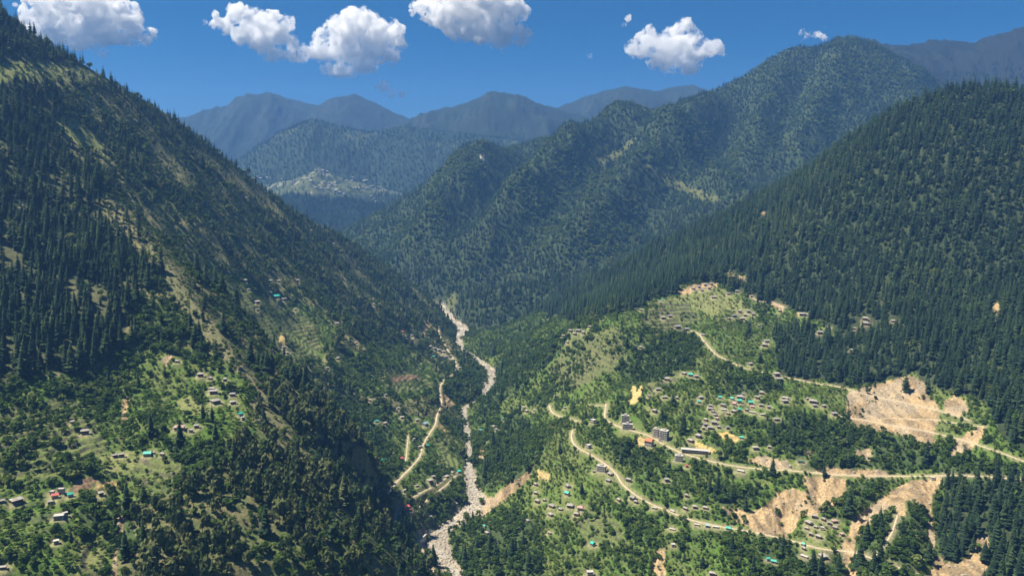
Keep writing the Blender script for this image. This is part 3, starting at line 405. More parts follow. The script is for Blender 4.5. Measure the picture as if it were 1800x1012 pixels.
BIG = [  # u, v, width m, depth m, storeys, turn, wall, name, label
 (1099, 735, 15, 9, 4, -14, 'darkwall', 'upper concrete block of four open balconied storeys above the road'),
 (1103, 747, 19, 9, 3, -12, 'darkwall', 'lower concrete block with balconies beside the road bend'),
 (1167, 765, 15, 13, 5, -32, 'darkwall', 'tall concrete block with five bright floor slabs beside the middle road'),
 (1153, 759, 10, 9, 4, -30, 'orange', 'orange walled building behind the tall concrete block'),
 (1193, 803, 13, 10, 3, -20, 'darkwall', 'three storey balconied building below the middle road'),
 (1057, 821, 16, 10, 3, -25, 'pinkwall', 'three storey building with pinkish roof on the lowest road'),
]
ORD = ['', 'first', 'second', 'third', 'fourth', 'fifth', 'sixth', 'seventh', 'eighth', 'ninth', 'tenth', 'eleventh', 'twelfth', 'thirteenth', 'fourteenth']
NUM = ['', '', 'two', 'three', 'four', 'five', 'six', 'seven', 'eight', 'nine', 'ten', 'eleven', 'twelve', 'thirteen', 'fourteen']
CN = dict(sg='grey roofed house', sw='pale roofed house', fw='flat roofed house', tt='teal roofed house', tr='red roofed house', tb='blue roofed house', tp='pink roofed house', sp='brownish roofed house', lw='long pale shed', lg='long dark green shed')
houses = []
for lay, where, lst in ZONES:
    lst = sorted(lst)
    for k, (u, v, wp, ty) in enumerate(lst):
        same = [h for h in lst if h[3] == ty]; n = len(same); r = same.index((u, v, wp, ty)) + 1
        cn = CN[ty]
        lab = cn + ' ' + where if n == 1 else (('leftmost' if r == 1 else 'rightmost' if r == n else ORD[r] + ' from left') + ' of ' + NUM[n] + ' ' + cn + 's ' + where)
        h = hit(u, v + 3, want=[lay])
        if h is None: continue
        houses.append([h[0], wp * np.linalg.norm(h[0]) / FOC, ty, lab, where])
# far village on the knoll below the blue ridge
fv = [(440, 313), (447, 316), (452, 312), (458, 315), (470, 313), (476, 314), (496, 316), (498, 321), (511, 322), (515, 319), (543, 316), (547, 320), (556, 301), (562, 302), (568, 301), (574, 303), (560, 298), (545, 318), (570, 321), (578, 322), (584, 325), (590, 328), (555, 331), (565, 332), (575, 333), (585, 334), (590, 337), (597, 340), (606, 343), (610, 319), (618, 319), (620, 313), (640, 320), (643, 319), (632, 331), (638, 330), (645, 332), (652, 328), (655, 328), (660, 333), (665, 330), (669, 331), (674, 334), (667, 337), (678, 337), (652, 346), (657, 351), (661, 356), (630, 333), (625, 332)]
farhouses = []
for u, v in fv:
    h = hit(u, v, rmin=4200)
    if h is not None: farhouses.append(h[0])
bigs = []
for (u, v, w, d, n, tz, wall, lab) in BIG:
    w *= .84; d *= .84
    h = hit(u, v + 7, want=['R']); bigs.append((h[0], w, d, n, tz, wall, lab))
PAG = hit(715, 897, want=['L2', 'L1'])[0]; LONG = hit(1222, 796, want=['R'])[0]; ORR = hit(1141, 783, want=['R'])[0]; GATE = hit(744, 948, want=['L2', 'L1'])[0]
for h in houses: carve([h[0]], h[1] * 0.5, 4)
for h in bigs: carve([h[0]], h[1] * 0.62, 6)
for p, w in ((PAG, 9), (LONG, 10), (ORR, 8)): carve([p], w, 6)
carve([LONG + np.array([dx, -0.25 * dx, 0]) for dx in (-14, -7, 7, 14)], 6, 5)
GH = GH + (CB - GH) * CW_; refresh()
for h in houses + list(bigs):
    h[0][2] = float(ground(h[0][0], h[0][1]))
for p in (PAG, LONG, ORR): p[2] = float(ground(p[0], p[1]))

# ------------------------------------------------------------------ materials
def new_mat(name):
    m = bpy.data.materials.new(name); m.use_nodes = True; nt = m.node_tree
    b = nt.nodes["Principled BSDF"]; b.inputs["Roughness"].default_value = 0.9; b.inputs["Specular IOR Level"].default_value = 0.15
    return m, nt, b
def noisy(name, c1, c2, scale, rough=0.9, bump=0.0, detail=4, spec=0.15):
    m, nt, b = new_mat(name); b.inputs["Roughness"].default_value = rough; b.inputs["Specular IOR Level"].default_value = spec
    tc = nt.nodes.new("ShaderNodeNewGeometry"); n = nt.nodes.new("ShaderNodeTexNoise"); n.inputs["Scale"].default_value = scale; n.inputs["Detail"].default_value = detail
    nt.links.new(tc.outputs["Position"], n.inputs["Vector"])
    mx = nt.nodes.new("ShaderNodeMix"); mx.data_type = 'RGBA'; mx.inputs[6].default_value = (*c1, 1); mx.inputs[7].default_value = (*c2, 1)
    cr = nt.nodes.new("ShaderNodeMapRange"); cr.inputs[1].default_value = 0.35; cr.inputs[2].default_value = 0.65
    nt.links.new(n.outputs[0], cr.inputs[0]); nt.links.new(cr.outputs[0], mx.inputs[0]); nt.links.new(mx.outputs[2], b.inputs["Base Color"])
    if bump:
        bp = nt.nodes.new("ShaderNodeBump"); bp.inputs["Strength"].default_value = bump; bp.inputs["Distance"].default_value = 1.0
        nt.links.new(n.outputs[0], bp.inputs["Height"]); nt.links.new(bp.outputs[0], b.inputs["Normal"])
    return m
MAT = {
 'road': noisy('road_dust', (0.52, 0.44, 0.31), (0.38, 0.31, 0.21), 0.35), 'water': noisy('river_water', (0.26, 0.26, 0.23), (0.44, 0.42, 0.37), 0.2, 0.25, 0.4, 5, 0.5),
 'stone': noisy('stone_wall', (0.24, 0.21, 0.18), (0.34, 0.30, 0.26), 0.9), 'wood': noisy('dark_wood', (0.10, 0.065, 0.04), (0.17, 0.11, 0.07), 0.8), 'plaster': noisy('white_plaster', (0.40, 0.38, 0.34), (0.30, 0.28, 0.25), 0.5),
 'glass': noisy('window_dark', (0.03, 0.035, 0.04), (0.05, 0.055, 0.06), 0.3, 0.2, 0, 2, 0.5), 'door': noisy('door_wood', (0.16, 0.08, 0.04), (0.10, 0.05, 0.03), 1.0),
 'sg': noisy('roof_slate_grey', (0.22, 0.21, 0.20), (0.34, 0.32, 0.30), 0.45, 0.7), 'sw': noisy('roof_slate_pale', (0.40, 0.37, 0.325), (0.28, 0.255, 0.23), 0.45, 0.7), 'fw': noisy('roof_concrete', (0.52, 0.50, 0.46), (0.38, 0.36, 0.33), 0.4),
 'tt': noisy('roof_teal_tin', (0.03, 0.36, 0.28), (0.06, 0.46, 0.38), 0.3, 0.45, 0, 3, 0.4), 'tr': noisy('roof_red_tin', (0.50, 0.09, 0.08), (0.58, 0.16, 0.14), 0.3, 0.5, 0, 3, 0.3), 'tb': noisy('roof_blue_tin', (0.16, 0.32, 0.46), (0.40, 0.50, 0.56), 0.3, 0.45, 0, 3, 0.4),
 'tp': noisy('roof_pink', (0.56, 0.34, 0.32), (0.48, 0.28, 0.26), 0.3), 'sp': noisy('roof_brown_pink', (0.44, 0.32, 0.28), (0.36, 0.26, 0.22), 0.5), 'lw': noisy('roof_pale_sheet', (0.54, 0.52, 0.48), (0.42, 0.40, 0.37), 0.4, 0.5), 'lg': noisy('roof_dark_green', (0.02, 0.09, 0.075), (0.03, 0.12, 0.10), 0.3, 0.5),
 'concrete': noisy('concrete', (0.52, 0.50, 0.46), (0.40, 0.38, 0.35), 0.4), 'darkwall': noisy('shaded_block_wall', (0.22, 0.18, 0.15), (0.28, 0.23, 0.19), 0.5), 'orange': noisy('orange_wall', (0.46, 0.20, 0.12), (0.40, 0.17, 0.10), 0.4), 'pinkwall': noisy('pinkish_wall', (0.45, 0.30, 0.26), (0.38, 0.25, 0.21), 0.4),  # darkwall: brown wall with the shade of the balconies put into its colour
 'orroof': noisy('orange_roof', (0.55, 0.20, 0.11), (0.48, 0.17, 0.09), 0.3), 'boulder': noisy('boulder_rock', (0.43, 0.385, 0.315), (0.29, 0.255, 0.21), 0.15), 'bark': noisy('bark', (0.10, 0.075, 0.055), (0.15, 0.11, 0.08), 0.6)}

# ------------------------------------------------------------------ terrain meshes
def mesh_np(name, V, Fq):
    me = bpy.data.meshes.new(name); V = np.asarray(V, np.float32); Fq = np.asarray(Fq, np.int32); k = Fq.shape[1]
    me.vertices.add(len(V)); me.vertices.foreach_set('co', V.ravel()); me.loops.add(Fq.size); me.polygons.add(len(Fq))
    me.loops.foreach_set('vertex_index', Fq.ravel()); me.polygons.foreach_set('loop_start', np.arange(0, Fq.size, k, dtype=np.int32)); me.update(calc_edges=True)
    return me
def obj(name, me, mat=None, parent=None):
    o = bpy.data.objects.new(name, me); COL.objects.link(o)
    if mat is not None and me is not None and not me.materials: me.materials.append(mat)
    if parent is not None: o.parent = parent
    return o
def tag(o, label=None, cat=None, group=None, kind=None):
    for k, v in (('label', label), ('category', cat), ('group', group), ('kind', kind)):
        if v: o[k] = v
    return o
def mixc(a, b, t): return a + (np.array(b) - a) * t[..., None]
n0 = fbm(GX / 24, GY / 24, 4, 200) * 0.5 + 0.5; n1 = fbm(GX / 160, GY / 160, 4, 210) * 0.5 + 0.5; n2 = fbm(GX / 7, GY / 7, 3, 220) * 0.5 + 0.5
PALC = dict(none=(.08, .10, .05), con=(.036, .052, .024), conm=(.10, .13, .046), orch=(.078, .140, .026), broad=(.05, .08, .028), bare=(.42, .305, .168), grass=(.16, .19, .065), tilled=(.23, .155, .10), scrub=(.185, .17, .092), mix=(.036, .054, .026), yellow=(.50, .37, .14), cliff=(.26, .25, .22), terr=(.115, .155, .045))
PALD = dict(none=(.06, .08, .04), con=(.05, .065, .03), conm=(.15, .14, .07), orch=(.125, .160, .045), broad=(.07, .10, .035), bare=(.33, .24, .135), grass=(.20, .21, .085), tilled=(.20, .13, .085), scrub=(.14, .145, .07), mix=(.05, .072, .032), yellow=(.44, .34, .16), cliff=(.45, .42, .38), terr=(.150, .160, .062))
colr = np.zeros(GH.shape + (3,))
for c in CLS:
    m = GC == CI[c]; t = np.clip(n0[m] * 0.5 + n1[m] * 0.5 + (n2[m] - .5) * .6, 0, 1); t = sstep(.3, .7, t)
    colr[m] = np.array(PALC[c]) * (1 - t[:, None]) + np.array(PALD[c]) * t[:, None]
sl_n = fbm(GX / 6, GY / 34, 4, 240) * .5 + .5; bz = (GC == CI['bare']); colr = mixc(colr, (.19, .145, .09), bz * sstep(.47, .62, sl_n) * .95); colr = mixc(colr, (.36, .31, .235), bz * sstep(.55, .65, fbm(GX / 45, GY / 45, 3, 241) * .5 + .5) * .4); colr = mixc(colr, (.085, .085, .055), np.clip(GT, 0, 1) * np.where(GC == CI['terr'], .85, .5))                                    # dark slide streaks paint gully shading; terrace walls darkened as painted shadow lines
stk = streak(GX, GY); lm = np.isin(GL, [1, 2]) & np.isin(GC, [CI['conm'], CI['con'], CI['scrub']]); colr = mixc(colr, (.185, .175, .085), lm * sstep(.0, .28, stk) * np.where(GC == CI['con'], .35, .85))
gm = (GL == LID['M']) & (GC == CI['grass']); colr[gm] = colr[gm] * .62
gz = np.gradient(GH, axis=0) / np.gradient(rad)[:, None]; gx = np.gradient(GH, axis=1) / (np.gradient(theta)[None, :] * rad[:, None]); slope = np.hypot(gz, gx)
def lay(k): return GL == LID[k]
for k in ('farA', 'farB', 'farC', 'rock'):
    m = lay(k); t = np.clip((slope - 0.62) * 1.6 + (n1 - .5) * 1.2 + (n0 - .5) * .5, 0, 1); zt = sstep(250, 620, GH + 260 * (n1 - .5))
    q_ = .36 if k == 'rock' else .75; c = np.array((.018, .032, .021)) * q_ * np.ones(GH.shape + (1,)); c = mixc(c, np.array((.020, .034, .022)) * q_, zt); c = mixc(c, np.array((.060, .064, .058)) * q_, t * (0.75 if k == 'rock' else 0.5) * zt)
    colr[m] = c[m]
m = lay('ridge'); colr[m] = mixc(np.array((.03, .048, .032)) * np.ones(GH.shape + (1,)), (.07, .09, .045), sstep(.55, .75, n1))[m]
m = lay('knoll'); c = mixc(np.array((.045, .062, .035)) * np.ones(GH.shape + (1,)), (.10, .115, .055), sstep(.45, .6, n0)); c = mixc(c, (.30, .28, .21), sstep(.66, .72, fbm(GX / 60, GY / 25, 3, 230) * .5 + .5) * (GH > -60)); c = mixc(c, (.03, .045, .028), sstep(-25, -60, GH + 50 * (n1 - .5))); colr[m] = c[m]
fl = lay('floor'); colr[fl] = np.array((.055, .08, .03))
rb = sstep(1.55, 0.95, GRIV + 0.4 * (n2 - .5)); colr = mixc(colr, (.40, .355, .285), rb * (GRIV < 2)); colr = np.where((rb > .5)[..., None], colr * (0.45 + 0.55 * n2[..., None] + .5 * sstep(.35, .65, n0)[..., None]), colr)
cr_ = np.clip(CW_, 0, 1) * (GC != CI['none']); colr = mixc(colr, (.42, .34, .23), cr_ * 0.4)
tm_m, nt, b = new_mat('hillside_ground'); b.inputs["Roughness"].default_value = 1.0
ac = nt.nodes.new("ShaderNodeAttribute"); ac.attribute_name = 'cover'
geo = nt.nodes.new("ShaderNodeNewGeometry"); na = nt.nodes.new("ShaderNodeTexNoise"); na.inputs["Scale"].default_value = 0.35; na.inputs["Detail"].default_value = 6; na.inputs["Roughness"].default_value = 0.65
nt.links.new(geo.outputs["Position"], na.inputs["Vector"])
mr = nt.nodes.new("ShaderNodeMapRange"); mr.inputs[1].default_value = 0.3; mr.inputs[2].default_value = 0.7; mr.inputs[3].default_value = 0.5; mr.inputs[4].default_value = 1.5
nt.links.new(na.outputs[0], mr.inputs[0])
vm = nt.nodes.new("ShaderNodeVectorMath"); vm.operation = 'SCALE'; nt.links.new(ac.outputs["Color"], vm.inputs[0]); nt.links.new(mr.outputs[0], vm.inputs["Scale"]); nt.links.new(vm.outputs[0], b.inputs["Base Color"])
bp = nt.nodes.new("ShaderNodeBump"); bp.inputs["Strength"].default_value = 0.6; bp.inputs["Distance"].default_value = 1.2; nt.links.new(na.outputs[0], bp.inputs["Height"]); nt.links.new(bp.outputs[0], b.inputs["Normal"])
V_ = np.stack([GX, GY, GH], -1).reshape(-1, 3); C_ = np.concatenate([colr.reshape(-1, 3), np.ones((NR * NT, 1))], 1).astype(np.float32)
ix = np.arange(NR * NT).reshape(NR, NT); Fq = np.stack([ix[:-1, :-1], ix[:-1, 1:], ix[1:, 1:], ix[1:, :-1]], -1).reshape(-1, 4)
seg = GL[:-1, :-1].copy(); seg[(GC[:-1, :-1] == CI['bare'])] = 20; seg[(seg == 0) & (GRIV[:-1, :-1] < 1.6)] = 21; seg = seg.ravel()
TN = {0: ('valley_floor', 'dark wooded ground at the valley bottom'), 1: ('hillside_left_near', 'near left hillside with orchards below and conifers above'), 2: ('hillside_left', 'terraced left mountainside falling to the river'), 3: ('hillside_right', 'right hillside with village terraces under conifer forest'), 4: ('mountain_middle', 'hazy forested mountain across the upper valley'),
      5: ('ridge_forested', 'dark blue forested ridge beyond the valley'), 6: ('knoll', 'pale terraced knoll carrying the distant village'), 7: ('mountain_far_left', 'far blue mountain at upper left with two summits'), 8: ('mountain_far', 'far blue mountain in the centre of the skyline'), 9: ('mountain_far_right', 'far blue ridge under the right cloud'), 10: ('mountain_rocky', 'bare grey rock peaks at upper right'), 20: ('landslide', 'sandy landslide scars on the hillsides'), 21: ('riverbed', 'pale boulder strewn riverbed winding up the valley')}
for s_, (nm, lb) in TN.items():
    f = Fq[seg == s_]
    if not len(f): continue
    used, inv = np.unique(f, return_inverse=True)
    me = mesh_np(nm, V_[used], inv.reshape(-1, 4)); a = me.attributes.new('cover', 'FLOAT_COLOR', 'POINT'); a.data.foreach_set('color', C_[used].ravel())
    me.polygons.foreach_set('use_smooth', np.ones(len(f), bool)); tag(obj(nm, me, tm_m), lb, kind='structure')
for name, hw, P, lab in roads3:
    T = np.gradient(P[:, :2], axis=0); T /= np.linalg.norm(T, axis=1)[:, None] + 1e-9; Nn = np.stack([-T[:, 1], T[:, 0]], 1)
    w = hw * (1 + 0.22 * fbm(np.arange(len(P)) / 4.0, np.zeros(len(P)) + hw * 9, 3, 300))[:, None]
    rows = [np.concatenate([P[:, :2] + Nn * w * s, (P[:, 2] + dz)[:, None]], 1) for s, dz in ((1.25, -1.2), (1, .30), (0, .42), (-1, .30), (-1.25, -1.2))]
    V = np.stack(rows, 1).reshape(-1, 3); n = len(P); i5 = np.arange(n * 5).reshape(n, 5)
    f = np.stack([i5[:-1, :-1], i5[1:, :-1], i5[1:, 1:], i5[:-1, 1:]], -1).reshape(-1, 4)
    tag(obj(name, mesh_np(name, V, f), MAT['road']), lab, kind='structure')
# river water: a narrow stream inside the bed
rp_ = smooth(resample(riv[1:26], 5.0), 6); sx = np.arange(len(rp_)); off = 5.0 * fbm(sx / 9.0, sx * 0.0 + 4, 3, 310)
T = np.gradient(rp_[:, :2], axis=0); T /= np.linalg.norm(T, axis=1)[:, None]; Nn = np.stack([-T[:, 1], T[:, 0]], 1); cen = rp_[:, :2] + Nn * off[:, None]; w = (3.2 + 1.5 * fbm(sx / 5.0, sx * 0.0 + 9, 2, 320))[:, None]
V = np.stack([np.concatenate([cen + Nn * w * s, (rp_[:, 2] + 0.15)[:, None]], 1) for s in (1, -1)], 1).reshape(-1, 3); i2 = np.arange(len(V)).reshape(-1, 2)
tag(obj('river', mesh_np('river', V, np.stack([i2[:-1, 0], i2[1:, 0], i2[1:, 1], i2[:-1, 1]], -1)), MAT['water']), 'shallow grey stream running down the middle of the riverbed', kind='structure')
print("ground", round(time.time() - T0, 1), len(houses), len(farhouses))

# ------------------------------------------------------------------ buildings
def boxes(name, L):
    V, Fc = [], []
    for x0, x1, y0, y1, z0, z1 in L:
        b = len(V); V += [(x0, y0, z0), (x1, y0, z0), (x1, y1, z0), (x0, y1, z0), (x0, y0, z1), (x1, y0, z1), (x1, y1, z1), (x0, y1, z1)]
        Fc += [(b + a, b + c, b + d, b + e) for a, c, d, e in ((0, 3, 2, 1), (4, 5, 6, 7), (0, 1, 5, 4), (1, 2, 6, 5), (2, 3, 7, 6), (3, 0, 4, 7))]
    me = bpy.data.meshes.new(name); me.from_pydata(V, [], Fc); me.update(); return me
def roof_mesh(name, x, y, z, rise, hip, th=0.25):
    r = x - hip
    V = [(-x, -y, z), (x, -y, z), (x, y, z), (-x, y, z), (-x, -y, z + th), (x, -y, z + th), (x, y, z + th), (-x, y, z + th), (-r, 0, z + th + rise), (r, 0, z + th + rise)]
    Fc = [(0, 3, 2, 1), (0, 1, 5, 4), (1, 2, 6, 5), (2, 3, 7, 6), (3, 0, 4, 7), (4, 5, 9, 8), (6, 7, 8, 9), (5, 6, 9), (7, 4, 8)]
    me = bpy.data.meshes.new(name); me.from_pydata(V, [], Fc); me.update(); return me
win = lambda x, y, z, w=0.9, h=1.1: boxes('window', [(x - w / 2, x + w / 2, y - 0.06, y + 0.1, z, z + h)])
PROTO = {  # parts: (name, mesh, material key or None for the roof colour)
 's': (10.0, [('plinth', boxes('plinth', [(-4.7, 4.7, -3.3, 3.3, -4, 0.3)]), 'stone'), ('wall', boxes('wall', [(-4.5, 4.5, -3.1, 3.1, 0.3, 2.7)]), 'stone'), ('upper_storey', boxes('upper_storey', [(-4.8, 4.8, -3.4, 3.4, 2.7, 5.0)]), 'wood'), ('balcony', boxes('balcony', [(-4.8, 4.8, -4.4, -3.4, 2.6, 2.8), (-4.8, 4.8, -4.4, -4.3, 2.8, 3.6)]), 'wood'),
               ('roof', roof_mesh('roof', 6.0, 4.9, 5.0, 1.7, 2.6), None), ('door', boxes('door', [(-0.5, 0.5, -3.16, -3.0, 0.35, 2.3)]), 'door'), ('window', win(-2.8, -3.1, 1.1), 'glass'), ('window', win(2.8, -3.1, 1.1), 'glass'), ('window', win(-2.4, -3.4, 3.7), 'glass'), ('window', win(2.4, -3.4, 3.7), 'glass')]),
 't': (10.0, [('plinth', boxes('plinth', [(-4.7, 4.7, -3.4, 3.4, -4, 0.3)]), 'stone'), ('wall', boxes('wall', [(-4.5, 4.5, -3.2, 3.2, 0.3, 4.8)]), 'plaster'), ('roof', roof_mesh('roof', 5.4, 4.3, 4.8, 2.3, 0.6), None), ('door', boxes('door', [(-0.5, 0.5, -3.26, -3.1, 0.35, 2.4)]), 'door'),
               ('window', win(-2.6, -3.2, 1.2), 'glass'), ('window', win(2.6, -3.2, 1.2), 'glass'), ('window', win(-2.6, -3.2, 3.4), 'glass'), ('window', win(2.6, -3.2, 3.4), 'glass')]),
 'f': (9.5, [('plinth', boxes('plinth', [(-4.5, 4.5, -3.7, 3.7, -4, 0.2)]), 'stone'), ('wall', boxes('wall', [(-4.2, 4.2, -3.4, 3.4, 0.2, 5.6)]), 'plaster'), ('roof', boxes('roof', [(-4.9, 4.9, -4.2, 4.0, 5.6, 5.9), (-4.9, 4.9, -4.2, -4.0, 5.9, 6.4), (-4.9, -4.7, -4.0, 4.0, 5.9, 6.4), (4.7, 4.9, -4.0, 4.0, 5.9, 6.4)]), None), ('balcony', boxes('balcony', [(-4.6, 4.6, -4.4, -3.4, 2.8, 3.0)]), 'concrete'),
               ('door', boxes('door', [(-0.5, 0.5, -3.46, -3.3, 0.25, 2.3)]), 'door'), ('window', win(-2.6, -3.4, 1.1), 'glass'), ('window', win(2.6, -3.4, 1.1), 'glass'), ('window', win(-2.4, -3.4, 3.9), 'glass'), ('window', win(2.4, -3.4, 3.9), 'glass')]),
 'l': (16.0, [('plinth', boxes('plinth', [(-7.3, 7.3, -2.6, 2.6, -4, 0.2)]), 'stone'), ('wall', boxes('wall', [(-7.1, 7.1, -2.4, 2.4, 0.2, 3.2)]), 'stone'), ('roof', roof_mesh('roof', 8.0, 3.4, 3.2, 0.9, 0.3), None), ('door', boxes('door', [(-3.5, -2.3, -2.46, -2.3, 0.25, 2.4)]), 'door'),
               ('window', win(-5.4, -2.4, 1.2), 'glass'), ('window', win(0.2, -2.4, 1.2), 'glass'), ('window', win(2.4, -2.4, 1.2), 'glass'), ('window', win(5.0, -2.4, 1.2), 'glass')])}
for k, (w, L) in PROTO.items():
    for nm, me, mk in L: me.materials.append(MAT[mk] if mk else MAT['sg'])
def empty(name, loc, rz=0.0, sc=1.0):
    o = bpy.data.objects.new(name, None); COL.objects.link(o); o.location = loc; o.rotation_euler = (0, 0, rz); o.scale = (sc,) * 3 if np.isscalar(sc) else sc; return o
def down_dir(p, e=14):
    gx_ = float(ground(p[0] + e, p[1]) - ground(p[0] - e, p[1])); gy_ = float(ground(p[0], p[1] + e) - ground(p[0], p[1] - e))
    a = math.atan2(-gy_, -gx_) + math.pi / 2          # rotation that turns local -Y to face downhill
    a = (a + math.pi) % (2 * math.pi) - math.pi
    return max(-0.9, min(0.9, a))
def house(p, w, ty, lab, grp):
    base, L = PROTO[ty[0]]; s = max(0.45, min(1.3, 0.72 * w / (base + 1.5)))
    o = empty('shed' if ty[0] == 'l' else 'house', p, down_dir(p) * 0.8 + random.uniform(-.45, .45), s); o.scale = (s * random.uniform(.85, 1.15), s * random.uniform(.8, 1.2), s ** 0.6 * random.uniform(.75, 1.15))
    tag(o, lab, 'shed' if ty[0] == 'l' else 'house', 'buildings ' + grp)
    small = w * FOC / np.linalg.norm(p) < 9.5
    for nm, me, mk in L:
        if small and nm in ('window', 'door', 'balcony') and random.random() < 0.0: continue
        c = obj(nm, me, None, o)
        if mk is None: c.material_slots[0].link = 'OBJECT'; c.material_slots[0].material = MAT[ty]
    return o
for p, w, ty, lab, grp in houses: house(p, w, ty, lab, grp)
fme = boxes('wall', [(-6, 6, -4, 4, -5, 5)]); fme.materials.append(MAT['plaster']); fro = roof_mesh('roof', 7, 5, 5, 2.2, 1.0); fro.materials.append(MAT['sw'])
for k, p in enumerate(farhouses):
    o = empty('house', p, random.uniform(-.5, .5), random.uniform(1.0, 1.7)); side = 'left end' if project(*p)[0] < 530 else 'middle' if project(*p)[0] < 610 else 'right end'
    tag(o, 'tiny pale house in the hazy distant village, at its ' + side, 'house', 'houses of the distant village, ' + side); obj('wall', fme, None, o); obj('roof', fro, None, o)
def block(p, w, d, n, tz, wall, lab):
    o = empty('building', p, math.radians(tz)); tag(o, lab, 'building'); hw, hd, fh = w / 2, d / 2, 2.75
    obj('plinth', boxes('plinth', [(-hw, hw, -hd, hd, -5, 0.1)]), MAT['stone'], o)
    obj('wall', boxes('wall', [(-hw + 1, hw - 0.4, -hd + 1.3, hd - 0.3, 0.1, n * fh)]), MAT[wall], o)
    for k in range(n + 1):
        obj('floor_slab' if k < n else 'roof', boxes('floor_slab', [(-hw, hw, -hd, hd, 0.1 + k * fh, 0.1 + k * fh + 0.45)] + ([(-hw, hw, -hd, -hd + 0.15, k * fh + 0.55, k * fh + 1.2)] if k < n else [(-hw, hw, -hd, -hd + 0.2, k * fh + .55, k * fh + 1.1), (-2, 2, -1, 2.5, k * fh + .55, k * fh + 2.6)])), MAT['concrete'], o)
    for k in range(5):
        x = -hw + 0.3 + (w - 0.6) * k / 4; obj('column', boxes('column', [(x - 0.18, x + 0.18, -hd + 0.16, -hd + 0.5, 0.55, n * fh)]), MAT['concrete'], o)
    for k in range(n):
        for x in (-hw * 0.55, 0, hw * 0.55):
            if k == 0 and x == 0: obj('door', boxes('door', [(-0.6, 0.6, -hd + 1.24, -hd + 1.35, 0.6, 2.6)]), MAT['door'], o)
            else: obj('window', boxes('window', [(x - 0.8, x + 0.8, -hd + 1.24, -hd + 1.35, k * fh + 1.3, k * fh + 2.6)]), MAT['glass'], o)
for b_ in bigs: block(*b_)
o = empty('house', ORR, math.radians(-35)); tag(o, 'tall white house with an orange roof below the road bend', 'house')
obj('wall', boxes('wall', [(-5.5, 5.5, -4.5, 4.5, -5, 8)]), MAT['plaster'], o); obj('roof', roof_mesh('roof', 6.4, 5.4, 8, 3.2, 0.8), MAT['orroof'], o); obj('door', boxes('door', [(-.6, .6, -4.58, -4.4, 0.1, 2.3)]), MAT['door'], o)
for x in (-3.2, 3.2):
    for z in (1, 4.6): obj('window', win(x, -4.5, z, 1.4, 1.5), MAT['glass'], o)
o = empty('building', LONG, math.radians(-15)); tag(o, 'very long low white roofed building beside the middle road', 'building')
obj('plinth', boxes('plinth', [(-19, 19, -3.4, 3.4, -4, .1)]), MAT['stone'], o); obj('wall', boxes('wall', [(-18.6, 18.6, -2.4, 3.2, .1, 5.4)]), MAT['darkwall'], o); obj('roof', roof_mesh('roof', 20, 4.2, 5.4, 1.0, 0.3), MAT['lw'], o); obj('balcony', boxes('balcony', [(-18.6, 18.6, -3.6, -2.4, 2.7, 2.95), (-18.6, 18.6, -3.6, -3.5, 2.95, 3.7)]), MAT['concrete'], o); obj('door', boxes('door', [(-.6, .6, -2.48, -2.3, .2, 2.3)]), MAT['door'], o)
for k in range(8):
    for z in (1.0, 3.7): obj('window', win(-16 + k * 4.6, -2.4, z, 1.6, 1.2), MAT['glass'], o)
o = empty('temple', PAG, math.radians(20)); tag(o, 'white walled house with two stacked red roofs above the river track', 'house')
obj('plinth', boxes('plinth', [(-6, 6, -5, 5, -5, .2)]), MAT['stone'], o); obj('wall', boxes('wall', [(-5, 5, -4, 4, .2, 3.4)]), MAT['plaster'], o); obj('roof', roof_mesh('roof', 6.2, 5.2, 3.4, 1.6, 4), MAT['tr'], o); obj('upper_wall', boxes('upper_wall', [(-3.4, 3.4, -2.6, 2.6, 4.2, 7)]), MAT['plaster'], o); obj('upper_roof', roof_mesh('upper_roof', 4.6, 3.8, 7, 2.0, 3), MAT['tr'], o); obj('door', boxes('door', [(-.6, .6, -4.08, -3.9, .25, 2.4)]), MAT['door'], o)
for x in (-3, 3): obj('window', win(x, -4, 1.2, 1.2, 1.2), MAT['glass'], o)
o = empty('retaining_wall', GATE, math.radians(72)); tag(o, 'straight concrete river wall beside the sandy track', 'wall')
obj('wall', boxes('wall', [(-22, 22, -0.9, 0.9, -6, 4.2)]), MAT['concrete'], o); obj('coping', boxes('coping', [(-22.2, 22.2, -1.2, 1.2, 4.2, 4.6)]), MAT['concrete'], o)
print("buildings", round(time.time() - T0, 1))
# ------------------------------------------------------------------ trees
def tri_mesh(name, V, F3, mat):
    me = mesh_np(name, V, F3); me.materials.append(mat); return me
def leaf_mat(name, stops, trans=0.25):
    m, nt, b = new_mat(name); nt.nodes.remove(b)
    at_ = nt.nodes.new("ShaderNodeAttribute"); at_.attribute_type = 'INSTANCER'; at_.attribute_name = 'tint'
    cr = nt.nodes.new("ShaderNodeValToRGB"); el = cr.color_ramp.elements
    while len(el) < len(stops): el.new(0.5)
    for e, (p, c) in zip(el, stops): e.position = p; e.color = (*c, 1)
    nt.links.new(at_.outputs["Fac"], cr.inputs[0])
    va = nt.nodes.new("ShaderNodeAttribute"); va.attribute_name = 'shade'
    vm = nt.nodes.new("ShaderNodeVectorMath"); vm.operation = 'SCALE'; nt.links.new(cr.outputs[0], vm.inputs[0]); nt.links.new(va.outputs["Fac"], vm.inputs["Scale"])
    d = nt.nodes.new("ShaderNodeBsdfDiffuse"); t = nt.nodes.new("ShaderNodeBsdfTranslucent"); mx = nt.nodes.new("ShaderNodeMixShader"); mx.inputs[0].default_value = trans
    nt.links.new(vm.outputs[0], d.inputs[0]); nt.links.new(vm.outputs[0], t.inputs[0]); nt.links.new(d.outputs[0], mx.inputs[1]); nt.links.new(t.outputs[0], mx.inputs[2])
    nt.links.new(mx.outputs[0], nt.nodes["Material Output"].inputs[0]); return m
